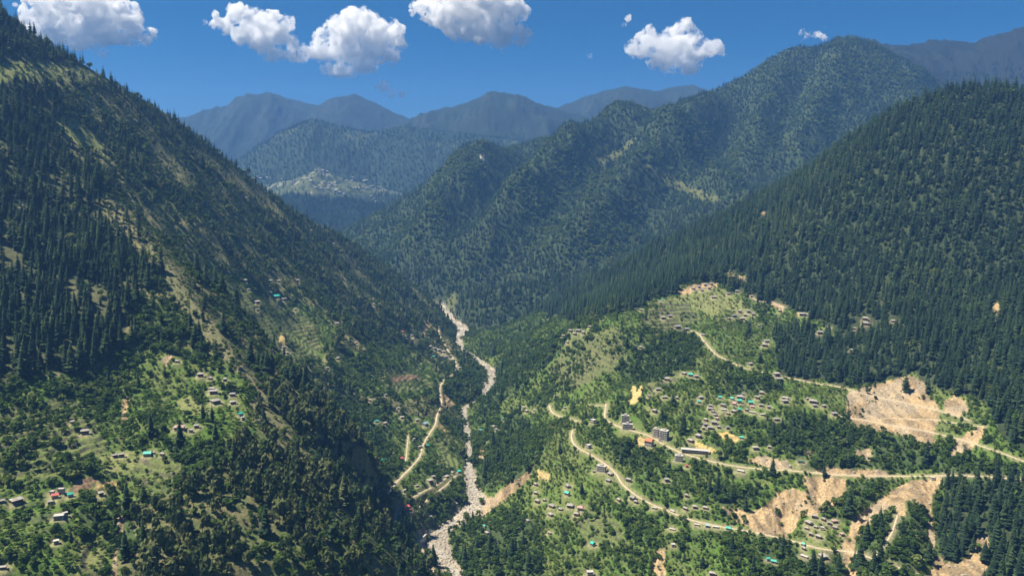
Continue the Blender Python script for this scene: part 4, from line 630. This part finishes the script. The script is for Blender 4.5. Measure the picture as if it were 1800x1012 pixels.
M_CON = leaf_mat('conifer_needles', [(0.0, (.030, .056, .032)), (0.5, (.050, .086, .040)), (0.75, (.078, .114, .046)), (1.0, (.122, .145, .060))])
M_BRO = leaf_mat('broad_leaves', [(0.0, (.036, .068, .020)), (0.45, (.062, .110, .027)), (0.8, (.10, .155, .038)), (1.0, (.145, .18, .055))], 0.3)
M_ORC = leaf_mat('orchard_leaves', [(0.0, (.036, .070, .020)), (0.45, (.065, .118, .026)), (0.8, (.11, .175, .036)), (1.0, (.165, .205, .055))], 0.3)
def shade_attr(me, npf, rng):          # leaf to leaf colour variation
    n = len(me.vertices); a = me.attributes.new('shade', 'FLOAT', 'POINT'); v = np.repeat(rng.uniform(0.72, 1.3, n // npf + 1), npf)[:n]; a.data.foreach_set('value', v.astype(np.float32))
def conifer(seed, nlev, nb, slim):
    rng = np.random.default_rng(seed); V, F3 = [], []
    lean = rng.uniform(-.015, .015, 2)
    for l in range(nlev):
        t = (l + rng.uniform(-.25, .25)) / (nlev - 1); z = 0.10 + 0.88 * np.clip(t, 0, 1) ** 0.92
        r = slim * ((1 - t) ** 0.78 * 0.98 + 0.03) * (0.62 + 0.38 * min(1, t * 5 + 0.4)) * rng.uniform(.82, 1.15); k = max(4, int(nb * (0.55 + 0.45 * (1 - t)))); a0 = rng.uniform(0, 6.28)
        for j in range(k):
            a = a0 + 6.283 * j / k + rng.uniform(-.25, .25); rl = r * rng.uniform(.65, 1.2); dz = -rl * rng.uniform(.25, .6) + 0.012; w = rl * rng.uniform(.34, .5) + 0.008
            ca, sa = math.cos(a), math.sin(a); cx, cyy = lean * z
            b = len(V); V += [(cx, cyy, z + 0.025), (cx + ca * rl * .55 - sa * w, cyy + sa * rl * .55 + ca * w, z + dz * .7 - .012), (cx + ca * rl, cyy + sa * rl, z + dz), (cx + ca * rl * .55 + sa * w, cyy + sa * rl * .55 - ca * w, z + dz * .7 - .012)]
            F3 += [(b, b + 1, b + 2), (b, b + 2, b + 3)]
    b = len(V); V += [(*(lean), 1.0), (.012, 0, .93), (-.006, .01, .93), (-.006, -.01, .93)]; F3 += [(b, b + 1, b + 2), (b, b + 2, b + 3), (b, b + 3, b + 1)]
    me = tri_mesh('crown', V, F3, M_CON); shade_attr(me, 4, rng); return me
def leafy(seed, n, lobes, mat, flat=1.0, low=0.18):
    rng = np.random.default_rng(seed); V, F3 = [], []; cs = []
    for k in range(lobes):
        a = rng.uniform(0, 6.28); q = rng.uniform(0, .24) if k else 0; cs.append((math.cos(a) * q, math.sin(a) * q, rng.uniform(low + .22, .78), rng.uniform(.2, .3)))
    for k in range(n):
        c = cs[rng.integers(lobes)]; d = rng.normal(size=3); d /= np.linalg.norm(d); d[2] = abs(d[2]) * .9 - .25 if rng.random() < .75 else d[2]
        rr_ = c[3] * rng.uniform(.7, 1.05); p = np.array(c[:3]) + d * rr_ * np.array([1, 1, flat]); nrm = d + rng.normal(size=3) * .45 + np.array([0, 0, .35]); nrm /= np.linalg.norm(nrm)
        t = np.cross(nrm, rng.normal(size=3)); t /= np.linalg.norm(t); s = np.cross(nrm, t); e = rng.uniform(.065, .12); b = len(V)
        V += [p + t * e, p + s * e * .8, p - t * e * 1.1, p - s * e * .9]; F3 += [(b, b + 1, b + 2), (b, b + 2, b + 3)]
    V = np.array(V); V[:, 2] = np.clip(V[:, 2], low * .6, None)
    me = tri_mesh('crown', V, F3, mat); shade_attr(me, 4, rng); return me
def trunk(h, r, limbs, seed):
    rng = np.random.default_rng(seed); V, Q = [], []
    def tube(p, q, r0, r1):
        p, q = np.array(p, float), np.array(q, float); ax = (q - p) / np.linalg.norm(q - p); u = np.cross(ax, [.3, 1, .2]); u /= np.linalg.norm(u); w = np.cross(ax, u); b = len(V)
        for c, rr_ in ((p, r0), (q, r1)):
            for k in range(5): V.append(c + rr_ * (math.cos(k * 1.2566) * u + math.sin(k * 1.2566) * w))
        for k in range(5): Q.append((b + k, b + (k + 1) % 5, b + 5 + (k + 1) % 5, b + 5 + k))
    tube((0, 0, -.06), (0, 0, h), r, r * .45)
    for k in range(limbs):
        a = rng.uniform(0, 6.28); z = h * rng.uniform(.5, .95); tube((0, 0, z), (math.cos(a) * .2, math.sin(a) * .2, z + .22), r * .45, r * .2)
    me = mesh_np('trunk', V, Q); me.materials.append(MAT['bark']); return me
CON = [conifer(1, 15, 9, .155), conifer(2, 14, 9, .175), conifer(3, 16, 8, .14), conifer(4, 13, 9, .19), conifer(5, 12, 8, .165)]
CONH = [conifer(11, 22, 12, .15), conifer(12, 20, 12, .175), conifer(13, 23, 11, .165)]
BRO = [leafy(21, 130, 7, M_BRO), leafy(22, 130, 9, M_BRO, .9), leafy(23, 120, 6, M_BRO, 1.1), leafy(24, 130, 8, M_BRO)]
ORC = [leafy(31, 80, 4, M_ORC, .9, .15), leafy(32, 80, 5, M_ORC, .85, .15), leafy(33, 70, 4, M_ORC, 1.0, .12)]
BROH = [leafy(41, 230, 8, M_BRO), leafy(42, 240, 9, M_BRO, .9), leafy(43, 220, 7, M_BRO, 1.05)]; ORCH = [leafy(51, 150, 5, M_ORC, .9, .15), leafy(52, 150, 5, M_ORC, .85, .15)]
PIN = [leafy(61, 110, 7, M_CON, 1.25, .3), leafy(62, 110, 8, M_CON, 1.3, .28), leafy(63, 100, 6, M_CON, 1.2, .34)]; PINH = [leafy(71, 210, 8, M_CON, 1.3, .3), leafy(72, 220, 9, M_CON, 1.2, .33), leafy(73, 200, 7, M_CON, 1.35, .28)]
TPIN = trunk(.6, .018, 3, 4); TCON = trunk(.85, .014, 0, 1); TBRO = trunk(.5, .035, 4, 2); TORC = trunk(.4, .035, 3, 3)

def candidates(r0, r1, s, seed):
    rng = np.random.default_rng(seed); xm = r1 * math.sin(math.radians(40)); gx_, gy_ = np.meshgrid(np.arange(-xm, xm, s), np.arange(r0 * .7, r1, s))
    x = (gx_ + rng.uniform(-.5, .5, gx_.shape) * s * .95).ravel(); y = (gy_ + rng.uniform(-.5, .5, gx_.shape) * s * .95).ravel(); r = np.hypot(x, y); t = np.abs(np.arctan2(x, y))
    m = (r >= r0) & (r < r1) & (t < math.radians(37.5)); return x[m], y[m], rng
def layer_cover(x, y):
    a, b = grid_ix(x, y); i = np.round(a).astype(int); j = np.round(b).astype(int); return GL[i, j], GC[i, j], GRIV[i, j], CW_[i, j], slope[i, j]
def visible(x, y, z, h, margin):
    a, b = grid_ix(x, y); i = np.maximum(a.astype(int) - 1, 0); j = np.round(b).astype(int)
    return (z + h + margin) / np.hypot(x, y) >= ELEV[i, j]
PTS = dict(con=[], bro=[], orc=[], pin=[])
def scatter(r0, r1, s, seed, fn):
    x, y, rng = candidates(r0, r1, s, seed); L, C, rv, cw, sl = layer_cover(x, y); z = ground(x, y); n = fbm(x / 70, y / 70, 3, 400); gap = np.where(np.isin(L, [1, 2]), sstep(-.02, .22, streak(x, y)), 0); big = fbm(x / 330, y / 330, 3, 410); fine = fbm(x / 26, y / 26, 2, 415)
    ok = (rv > 1.2 - .5 * (fine > .2)) & (cw < 0.35) & ((C != CI['bare']) | (fine > .16)) & (C != CI['yellow']) & (C != CI['tilled'])
    for kind, p, hmin, hmax, tint, asp in fn(x, y, z, L, C, n, big, fine, gap):
        m = ok & (rng.random(len(x)) < p); hh = (hmin + (hmax - hmin) * rng.random(len(x)) ** 1.1) * (1 + .3 * n)
        m &= visible(x, y, z, hh, np.hypot(x, y) * 0.012)
        k = int(m.sum())
        w = hh * rng.uniform(asp[0], asp[1], len(x))
        PTS[kind].append(np.stack([x[m], y[m], z[m], w[m], hh[m], np.clip(tint[m] + rng.normal(0, .19, k), 0, 1)], 1))
        ok &= ~m
def eq(C, *k): return np.isin(C, [CI[c] for c in k]).astype(float)
def near_con(x, y, z, L, C, n, big, fine, gap):
    con = eq(C, 'con'); conm = eq(C, 'conm'); l1 = (L == LID['L1']); l2 = (L == LID['L2']); olive = l1 & (project(x, y, z)[1] > 700); o = 1 - gap
    yield 'pin', olive * (conm * np.clip(.30 + .9 * n, .05, .6) + eq(C, 'scrub') * .14) + l2 * conm * .05, 12, 28, .85 + .35 * n, (.45, .75)
    p = con * np.where(l1, .74 * (1 - .45 * gap), np.where(l2, .66 * (1 - .5 * gap), .95 - .35 * sstep(.0, .2, fine + .5 * n))) + conm * np.where(olive, .05, np.clip(np.where(l2, .10, .20) + 1.0 * n, .02, .5)) * (1 - .85 * gap) + eq(C, 'broad') * .06 + eq(C, 'orch') * .016 + eq(C, 'scrub') * .06 + eq(C, 'grass') * .015 + eq(C, 'bare') * .05
    yield 'con', p, np.where(l2, 8, 11), np.where(l1, 38, np.where(l2, 27, 36)), np.where(olive, .5, .32) + .45 * n, (1.0, 1.5)
    yield 'bro', (con * .40 + conm * np.where(olive, .10, .28)) * (1 - .6 * gap) + eq(C, 'broad') * .28, 6, 15, .50 + .5 * n + con * .25, (.85, 1.3)
def near_bro(x, y, z, L, C, n, big, fine, gap):
    yield 'bro', eq(C, 'broad') * .62 + eq(C, 'orch') * np.clip(.24 + .8 * n + .6 * fine, .05, .9) + (eq(C, 'conm') * np.where((L == 1) & (project(x, y, z)[1] > 700), .22, .42) + eq(C, 'scrub') * .12) * (1 - .8 * gap) + eq(C, 'terr') * np.clip(.05 + .5 * n, .01, .4) + eq(C, 'bare') * .22 + eq(C, 'none') * .8 * (L == 0), 4, 10.5, .46 + .5 * n - .08 * eq(C, 'broad'), (.95, 1.4)
def near_orc(x, y, z, L, C, n, big, fine, gap):
    yield 'orc', eq(C, 'orch') * np.clip(.84 - .25 * n + .9 * fine, .22, .98) + eq(C, 'grass') * .34 + eq(C, 'terr') * np.clip(.36 + .9 * fine + .3 * n, .06, .8) + eq(C, 'broad') * .5 + eq(C, 'scrub') * .28 + eq(C, 'conm') * (.30 + .15 * gap) + eq(C, 'bare') * .09, 2.8, 6.6, .55 - .4 * n + .15 * (L == LID['R']), (1.0, 1.5)
def mid(x, y, z, L, C, n, big, fine, gap):
    mx = eq(C, 'mix') + eq(C, 'none') * ((L == LID['ridge']) | ((L == LID['knoll']) & (z < -40 + 70 * n)))
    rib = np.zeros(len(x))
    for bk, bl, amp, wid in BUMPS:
        if bk == 'M': rib += np.sign(amp) * np.exp(-(polyline(pts(bl), x, y)[0] / 150) ** 2)  # paler broadleaf on ribs, darker hollows: sunlit relief put into the tree tints
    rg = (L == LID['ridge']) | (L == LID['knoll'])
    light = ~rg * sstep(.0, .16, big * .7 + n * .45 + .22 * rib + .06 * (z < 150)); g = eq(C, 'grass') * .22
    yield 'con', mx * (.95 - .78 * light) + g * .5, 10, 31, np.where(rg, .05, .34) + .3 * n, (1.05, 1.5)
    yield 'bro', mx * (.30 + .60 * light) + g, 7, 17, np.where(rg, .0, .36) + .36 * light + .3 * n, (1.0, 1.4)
def far(x, y, z, L, C, n, big, fine, gap):
    m = np.isin(L, [LID['ridge'], LID['M']]).astype(float) + (L == LID['knoll']) * np.where(z < -40 + 70 * n, .95, .22) + .7 * np.isin(L, [LID['farA'], LID['farB'], LID['farC'], LID['rock']]) * (z < 330 + 300 * n + 420 * (L == LID['rock']))
    yield 'con', m * .9, 16, 32, .05 + .2 * n, (1.1, 1.7)
scatter(560, 2750, 7.9, 1, near_con); scatter(560, 2750, 6.6, 2, near_bro); scatter(560, 2300, 4.4, 3, near_orc)
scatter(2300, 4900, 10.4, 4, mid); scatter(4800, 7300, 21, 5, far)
for k in PTS: PTS[k] = np.concatenate(PTS[k])
# keep trees off the houses
hp = np.array([h[0][:2] for h in houses] + [b_[0][:2] for b_ in bigs] + [PAG[:2], LONG[:2], ORR[:2]]); hr = np.array([h[1] * .62 + 1.5 for h in houses] + [b_[1] * .8 + 6 for b_ in bigs] + [14, 18, 15])
for k in PTS:
    P = PTS[k]; keep = np.ones(len(P), bool)
    for c, r_ in zip(hp, hr):
        d = np.hypot(P[:, 0] - c[0], P[:, 1] - c[1]); dv = np.array([c[0], c[1]]) / np.linalg.norm(c); front = (c[0] - P[:, 0]) * dv[0] + (c[1] - P[:, 1]) * dv[1]; lat = np.abs((P[:, 0] - c[0]) * dv[1] - (P[:, 1] - c[1]) * dv[0])
        keep &= ~((d < r_ + P[:, 3] * .2) | ((front > 0) & (front < r_ + P[:, 4] * .5) & (lat < r_ * .7)))
    PTS[k] = P[keep]
print("trees", {k: len(v) for k, v in PTS.items()}, round(time.time() - T0, 1))

PLACES = [(60, 420, 'in the dark forest at the left edge'), (140, 560, 'below the shadowed left forest'), (60, 720, 'above the terraces at the left edge'), (260, 560, 'on the bushy shoulder of the left spur'), (330, 680, 'beside the spur hamlet on the left'), (180, 780, 'in the bright left orchards'),
 (60, 830, 'on the terraces above the brown field'), (130, 880, 'around the red roofed house by the brown field'), (60, 960, 'at the bottom left corner'), (230, 950, 'below the left orchards at the bottom edge'), (330, 850, 'under the teal roofed house on the left'), (430, 780, 'below the lone white house on the left spur'), (400, 950, 'in the olive wood at the bottom left'), (540, 920, 'on the dark slope left of the river wall'), (620, 960, 'above the sandy river track at the bottom'), (560, 830, 'on the bare spur edge above the river'), (480, 850, 'high on the pine slope left of the river'), (620, 905, 'low on the pine slope above the river track'), (470, 965, 'in the pine wood at the bottom edge'), (510, 770, 'near the top of the bare spur edge'), (660, 930, 'on the spur foot just above the river wall'), (700, 980, 'beside the river at the bottom edge'),
 (850, 980, 'in the wood right of the river at the bottom'), (860, 900, 'beside the sandy river slip'), (980, 930, 'below the hamlet by the river slip'), (1100, 950, 'in the orchards at bottom centre'), (1250, 970, 'below the lowest road'), (1150, 850, 'between the two lower roads'), (1380, 980, 'near the teal roofs below the lowest road'), (1430, 930, 'around the ruined hamlet'), (1450, 870, 'between the landslide scars'), (1560, 960, 'between the two gullies at lower right'), (1600, 900, 'beside the lower right gully'), (1720, 900, 'in the dark wood at the right edge'), (1760, 980, 'at the bottom right corner'), (1560, 800, 'below the big landslide'), (1700, 820, 'below the road at the right edge'), (1760, 700, 'in the conifer forest at the right edge'), (1680, 740, 'beside the big landslide'), (1330, 870, 'above the grey landslide')]
def individuals(kind, name, crowns, trk, n, what, cat):
    P = PTS[kind]; u, v = project(P[:, 0], P[:, 1], P[:, 2] + P[:, 4] * .6); R_ = np.hypot(P[:, 0], P[:, 1])
    vis = visible(P[:, 0], P[:, 1], P[:, 2], P[:, 4] * .4, 0) & (u > 4) & (u < 1796) & (v > 4) & (v < 1004)
    sc_ = np.where(vis, P[:, 4] * np.sqrt(P[:, 3] / P[:, 4]) / R_, -1); pick = np.argsort(-sc_)[:n]; lab_n = {}; first = []
    near = {i: min(range(len(PLACES)), key=lambda a: (PLACES[a][0] - u[i]) ** 2 + (PLACES[a][1] - v[i]) ** 2) for i in pick}; spec = {}
    for k in set(near.values()):
        g_ = [i for i in pick if near[i] == k]
        for word, key in (('biggest', lambda i: -sc_[i]), ('leftmost', lambda i: u[i]), ('rightmost', lambda i: -u[i]), ('uppermost', lambda i: v[i]), ('lowest', lambda i: -v[i])):
            b_ = min(g_, key=key); spec.setdefault(b_, word)
    for q_, i in enumerate(pick):
        x, y, z, w, h, t = P[i]; k = near[i]
        o = empty(name, (x, y, z), random.uniform(0, 6.28), (w, w, h))
        med = np.median([P[a, 4] for a in pick if near[a] == k]); quad = ', ' + ('upper' if v[i] < PLACES[k][1] else 'lower') + ' ' + ('left' if u[i] < PLACES[k][0] else 'right'); size = ('taller ' if h > med else 'shorter ') if len((what + ' ' + PLACES[k][2]).split()) < 14 else ''
        tag(o, spec[i] + ' ' + what + ' ' + PLACES[k][2] if i in spec else size + what + ' ' + PLACES[k][2] + quad, cat, cat + 's ' + PLACES[k][2]); pass
        c = obj('crown', crowns[q_ % len(crowns)], None, o); c['tint'] = float(t); obj('trunk', trk, None, o)
    keep = np.ones(len(P), bool); keep[pick] = False; PTS[kind] = P[keep]
individuals('con', 'conifer_tree', CONH, TCON, 300, 'dark tapering conifer', 'conifer')
individuals('pin', 'pine_tree', PINH, TPIN, 300, 'rounded olive pine', 'pine')
individuals('bro', 'broadleaf_tree', BROH, TBRO, 300, 'rounded dark green tree', 'tree')
individuals('orc', 'orchard_tree', ORCH, TORC, 300, 'small bright green orchard tree', 'fruit tree')

PROTOS = bpy.data.collections.new("tree_shapes")     # shapes the woods below are drawn with (not placed in the scene themselves)
def forest(name, P, meshes, label, cat):
    me = bpy.data.meshes.new(name); n = len(P); me.vertices.add(n); me.vertices.foreach_set('co', P[:, :3].astype(np.float32).ravel()); me.update()
    rng = np.random.default_rng(5)
    def attr(nm, ty, key, v): a = me.attributes.new(nm, ty, 'POINT'); a.data.foreach_set(key, v)
    attr('tint', 'FLOAT', 'value', P[:, 5].astype(np.float32)); attr('size', 'FLOAT_VECTOR', 'vector', np.stack([P[:, 3], P[:, 3], P[:, 4]], 1).astype(np.float32).ravel())
    rot = np.zeros((n, 3)); rot[:, 2] = rng.uniform(0, 6.28, n); rot[:, :2] = rng.normal(0, .03, (n, 2)); attr('turn', 'FLOAT_VECTOR', 'vector', rot.astype(np.float32).ravel()); attr('pick', 'INT', 'value', rng.integers(0, len(meshes), n).astype(np.int32))
    o = obj(name, me); tag(o, label, cat, kind='stuff')
    g = bpy.data.node_groups.new(name, 'GeometryNodeTree'); g.interface.new_socket('Geometry', in_out='INPUT', socket_type='NodeSocketGeometry'); g.interface.new_socket('Geometry', in_out='OUTPUT', socket_type='NodeSocketGeometry')
    N = g.nodes.new; gi = N('NodeGroupInput'); go = N('NodeGroupOutput'); ip = N('GeometryNodeInstanceOnPoints'); jn = N('GeometryNodeJoinGeometry'); K = g.links.new
    for k, m in enumerate(meshes):
        po = bpy.data.objects.new('tree_shape', m); PROTOS.objects.link(po); oi = N('GeometryNodeObjectInfo'); oi.inputs['Object'].default_value = po; oi.inputs['As Instance'].default_value = True; K(oi.outputs['Geometry'], jn.inputs[0])
    def na(nm, ty): a = N('GeometryNodeInputNamedAttribute'); a.data_type = ty; a.inputs['Name'].default_value = nm; return a.outputs['Attribute']
    e2r = N('FunctionNodeEulerToRotation'); K(na('turn', 'FLOAT_VECTOR'), e2r.inputs[0]); ip.inputs['Pick Instance'].default_value = True
    K(gi.outputs[0], ip.inputs['Points']); K(jn.outputs[0], ip.inputs['Instance']); K(na('pick', 'INT'), ip.inputs['Instance Index']); K(e2r.outputs[0], ip.inputs['Rotation']); K(na('size', 'FLOAT_VECTOR'), ip.inputs['Scale']); K(ip.outputs[0], go.inputs[0])
    md = o.modifiers.new('scatter', 'NODES'); md.node_group = g; return o
forest('conifer_forest', PTS['con'], CON, 'dense dark conifer forest covering the mountainsides', 'forest')
forest('pine_wood', PTS['pin'], PIN, 'olive pines scattered over the dry left slope', 'pines')
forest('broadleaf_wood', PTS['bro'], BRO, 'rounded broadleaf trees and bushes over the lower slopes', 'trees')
forest('orchard_rows', PTS['orc'], ORC, 'small orchard trees and shrubs on the terraces', 'orchard')
# boulders of the riverbed and the slides
def rock(seed):
    rng = np.random.default_rng(seed); g = 0.5; V = [(x, y, z) for x in (-g, g) for y in (-g, g) for z in (-g * .7, g * .7)] + [(0, 0, .55), (.68, 0, 0), (-.68, 0, 0), (0, .68, 0), (0, -.68, 0)]
    V = np.array(V) * rng.uniform(.75, 1.25, (13, 1)); Fc = [(8, 1, 5), (8, 5, 7), (8, 7, 3), (8, 3, 1), (9, 4, 6), (9, 6, 7), (9, 7, 5), (9, 5, 4), (10, 0, 1), (10, 1, 3), (10, 3, 2), (10, 2, 0), (11, 2, 3), (11, 3, 7), (11, 7, 6), (11, 6, 2), (12, 0, 4), (12, 4, 5), (12, 5, 1), (12, 1, 0)]
    me = mesh_np('rock', V, Fc); me.materials.append(MAT['boulder']); return me
RK = [rock(k) for k in range(4)]
rng = np.random.default_rng(77); ii, jj = np.nonzero((GRIV < 1.25) & (rad[:, None] > 880) & (rad[:, None] < 2750) & (np.abs(theta)[None, :] < .62)); s_ = rng.choice(len(ii), min(7000, len(ii)), replace=False)
x, y = GX[ii[s_], jj[s_]] + rng.uniform(-1.5, 1.5, len(s_)), GY[ii[s_], jj[s_]] + rng.uniform(-1.5, 1.5, len(s_)); sz = .7 + 2.6 * rng.random(len(s_)) ** 4
P1 = np.stack([x, y, ground(x, y) + sz * .1, sz, sz * .8, rng.random(len(s_))], 1)
ii, jj = np.nonzero((GC == CI['bare']) & (CW_ < .2) & (rad[:, None] < 1700)); s_ = rng.choice(len(ii), min(1600, len(ii)), replace=False)
x, y = GX[ii[s_], jj[s_]], GY[ii[s_], jj[s_]]; sz = .5 + 2.0 * rng.random(len(s_)) ** 5
P2 = np.stack([x, y, ground(x, y) + sz * .1, sz, sz * .8, rng.random(len(s_))], 1)
forest('boulders', np.concatenate([P1, P2]), RK, 'pale boulders strewn over riverbed and landslides', 'boulders')
print("forest", round(time.time() - T0, 1))

# ------------------------------------------------------------------ clouds (outside the haze, far beyond the peaks)
def cloud_mat():
    m = bpy.data.materials.new('cloud_vapour'); m.use_nodes = True; nt = m.node_tree; nt.nodes.remove(nt.nodes["Principled BSDF"])
    pv = nt.nodes.new("ShaderNodeVolumePrincipled"); pv.inputs["Color"].default_value = (1, 1, 1, 1); pv.inputs["Anisotropy"].default_value = 0.3
    g_ = nt.nodes.new("ShaderNodeNewGeometry"); n_ = nt.nodes.new("ShaderNodeTexNoise"); n_.inputs["Scale"].default_value = 1 / 240; n_.inputs["Detail"].default_value = 5; n_.inputs["Roughness"].default_value = .68; nt.links.new(g_.outputs["Position"], n_.inputs["Vector"])
    r_ = nt.nodes.new("ShaderNodeMapRange"); r_.inputs[1].default_value = .485; r_.inputs[2].default_value = .60; r_.inputs[3].default_value = 0.0; r_.inputs[4].default_value = .026; nt.links.new(n_.outputs[0], r_.inputs[0]); nt.links.new(r_.outputs[0], pv.inputs["Density"])
    nt.links.new(pv.outputs[0], nt.nodes["Material Output"].inputs["Volume"]); return m
cy.volume_step_rate = 0.12; cy.volume_max_steps = 256; M_CLOUD = cloud_mat(); CY = 16000.0; CS = 400.0
def cloud(lobes, label, extra, voxel, seed, disp=(.42, .20)):
    rng = np.random.default_rng(seed); c0 = at(np.mean([l[0] for l in lobes]), np.mean([l[1] for l in lobes]), CY)
    import bmesh; bm = bmesh.new(); L = []
    for u, v, r_ in lobes: L.append((at(u, v, CY), r_ * 1.55 * CY / FOC))
    for _ in range(extra):
        p, r_ = L[rng.integers(len(lobes))]; d = rng.normal(size=3); d /= np.linalg.norm(d); d[2] = abs(d[2]) if rng.random() < .7 else d[2]; L.append((p + d * r_ * .85, r_ * rng.uniform(.25, .55)))
    for k, (p, r_) in enumerate(L):
        q = (p - c0) / CS; q[1] += rng.uniform(-.6, .6); s = r_ / CS
        vs_ = bmesh.ops.create_icosphere(bm, subdivisions=2, radius=s)['verts']
        for vv in vs_: vv.co = Vector((vv.co.x, vv.co.y * 1.15, vv.co.z * (.95 if vv.co.z > 0 else .75))) + Vector(q)
    me = bpy.data.meshes.new('cloud'); bm.to_mesh(me); bm.free(); o = obj('cloud', me, M_CLOUD); o.location = c0; o.scale = (CS,) * 3; tag(o, label, 'cloud', 'clouds over the far peaks')
    md = o.modifiers.new('remesh', 'REMESH'); md.mode = 'VOXEL'; md.voxel_size = voxel; md.use_smooth_shade = True
    for k, (ns, st) in enumerate(((.75, disp[0]), (.26, disp[1]))):
        t = bpy.data.textures.new('puff', 'CLOUDS'); t.noise_scale = ns; t.noise_depth = 3; t.noise_type = 'SOFT_NOISE'
        d = o.modifiers.new('puff', 'DISPLACE'); d.texture = t; d.strength = st * 1.6; d.mid_level = .5; d.texture_coords = 'LOCAL'
    return o
cloud([(60, 42, 20), (90, 28, 24), (130, 20, 28), (170, 18, 28), (205, 28, 24), (110, 50, 26), (150, 58, 24), (190, 55, 22), (232, 50, 17), (222, 68, 13), (130, 72, 13), (165, 76, 12), (252, 60, 9), (48, 28, 11)], 'big ragged white cloud above the left mountain slope', 40, .06, 1)
cloud([(385, 45, 12), (420, 36, 18), (448, 48, 20), (478, 48, 18), (505, 45, 12), (435, 68, 16), (465, 76, 18), (495, 82, 16), (520, 92, 13), (475, 104, 9), (538, 100, 10)], 'long white cloud sloping down towards the central cloud', 30, .055, 2)
cloud([(570, 85, 17), (592, 68, 22), (620, 52, 21), (650, 56, 24), (680, 68, 22), (698, 80, 11), (612, 92, 22), (650, 92, 20), (582, 118, 14), (606, 124, 11), (640, 112, 14), (688, 98, 11)], 'big round white cloud above the twin far summits', 40, .055, 3)
cloud([(748, 18, 16), (776, 12, 24), (815, 6, 30), (860, 6, 28), (898, 20, 19), (800, 42, 20), (840, 48, 22), (880, 52, 21), (913, 64, 15), (882, 74, 11), (725, 24, 7), (775, 36, 15)], 'grey bottomed cloud cut by the top edge at centre', 40, .06, 4)
cloud([(1115, 88, 11), (1136, 84, 16), (1165, 92, 18), (1194, 72, 18), (1216, 65, 11), (1190, 96, 21), (1225, 93, 16), (1250, 88, 10), (1262, 97, 6), (1210, 116, 13), (1176, 118, 12), (1152, 110, 10)], 'compact white cumulus above the right far ridge', 36, .05, 5)
cloud([(676, 155, 8), (684, 160, 6), (668, 160, 5)], 'small white cloud puff just above the right twin summit', 6, .035, 6, (.25, .15)); cloud([(703, 165, 5), (710, 166, 4)], 'tiny cloud puff right of the small white puff', 3, .03, 7, (.18, .1))
cloud([(1412, 58, 4), (1416, 66, 4), (1410, 72, 3)], 'left one of two thin wisps beside the right summit', 5, .03, 8, (.3, .18)); cloud([(1438, 57, 5), (1434, 66, 4), (1446, 70, 4), (1456, 70, 3)], 'right one of two thin wisps beside the right summit', 5, .03, 9, (.3, .18))
cloud([(1103, 35, 4), (1099, 41, 3)], 'tiny wisp high above the right cumulus', 4, .025, 10, (.2, .12)); cloud([(1035, 100, 3.5), (1037, 103, 3)], 'tiny wisp in open sky left of the right cumulus', 4, .025, 11, (.2, .12)); cloud([(625, 15, 4), (634, 17, 5), (643, 18, 4)], 'thin wisp above the round central cloud', 4, .03, 12, (.2, .12))

# ------------------------------------------------------------------ air
hz = boxes('haze', [(-11800, 11800, -60, 11700, -640, 1420)]); hm = bpy.data.materials.new('haze_air'); hm.use_nodes = True; nt = hm.node_tree; nt.nodes.remove(nt.nodes["Principled BSDF"])
pv = nt.nodes.new("ShaderNodeVolumePrincipled"); pv.inputs["Color"].default_value = (0.19, 0.44, 0.98, 1); pv.inputs["Density"].default_value = 6.8e-5; pv.inputs["Anisotropy"].default_value = 0.1
nt.links.new(pv.outputs[0], nt.nodes["Material Output"].inputs["Volume"]); tag(obj('haze', hz, hm), 'blue valley haze filling the air', kind='stuff')
print("done", round(time.time() - T0, 1))
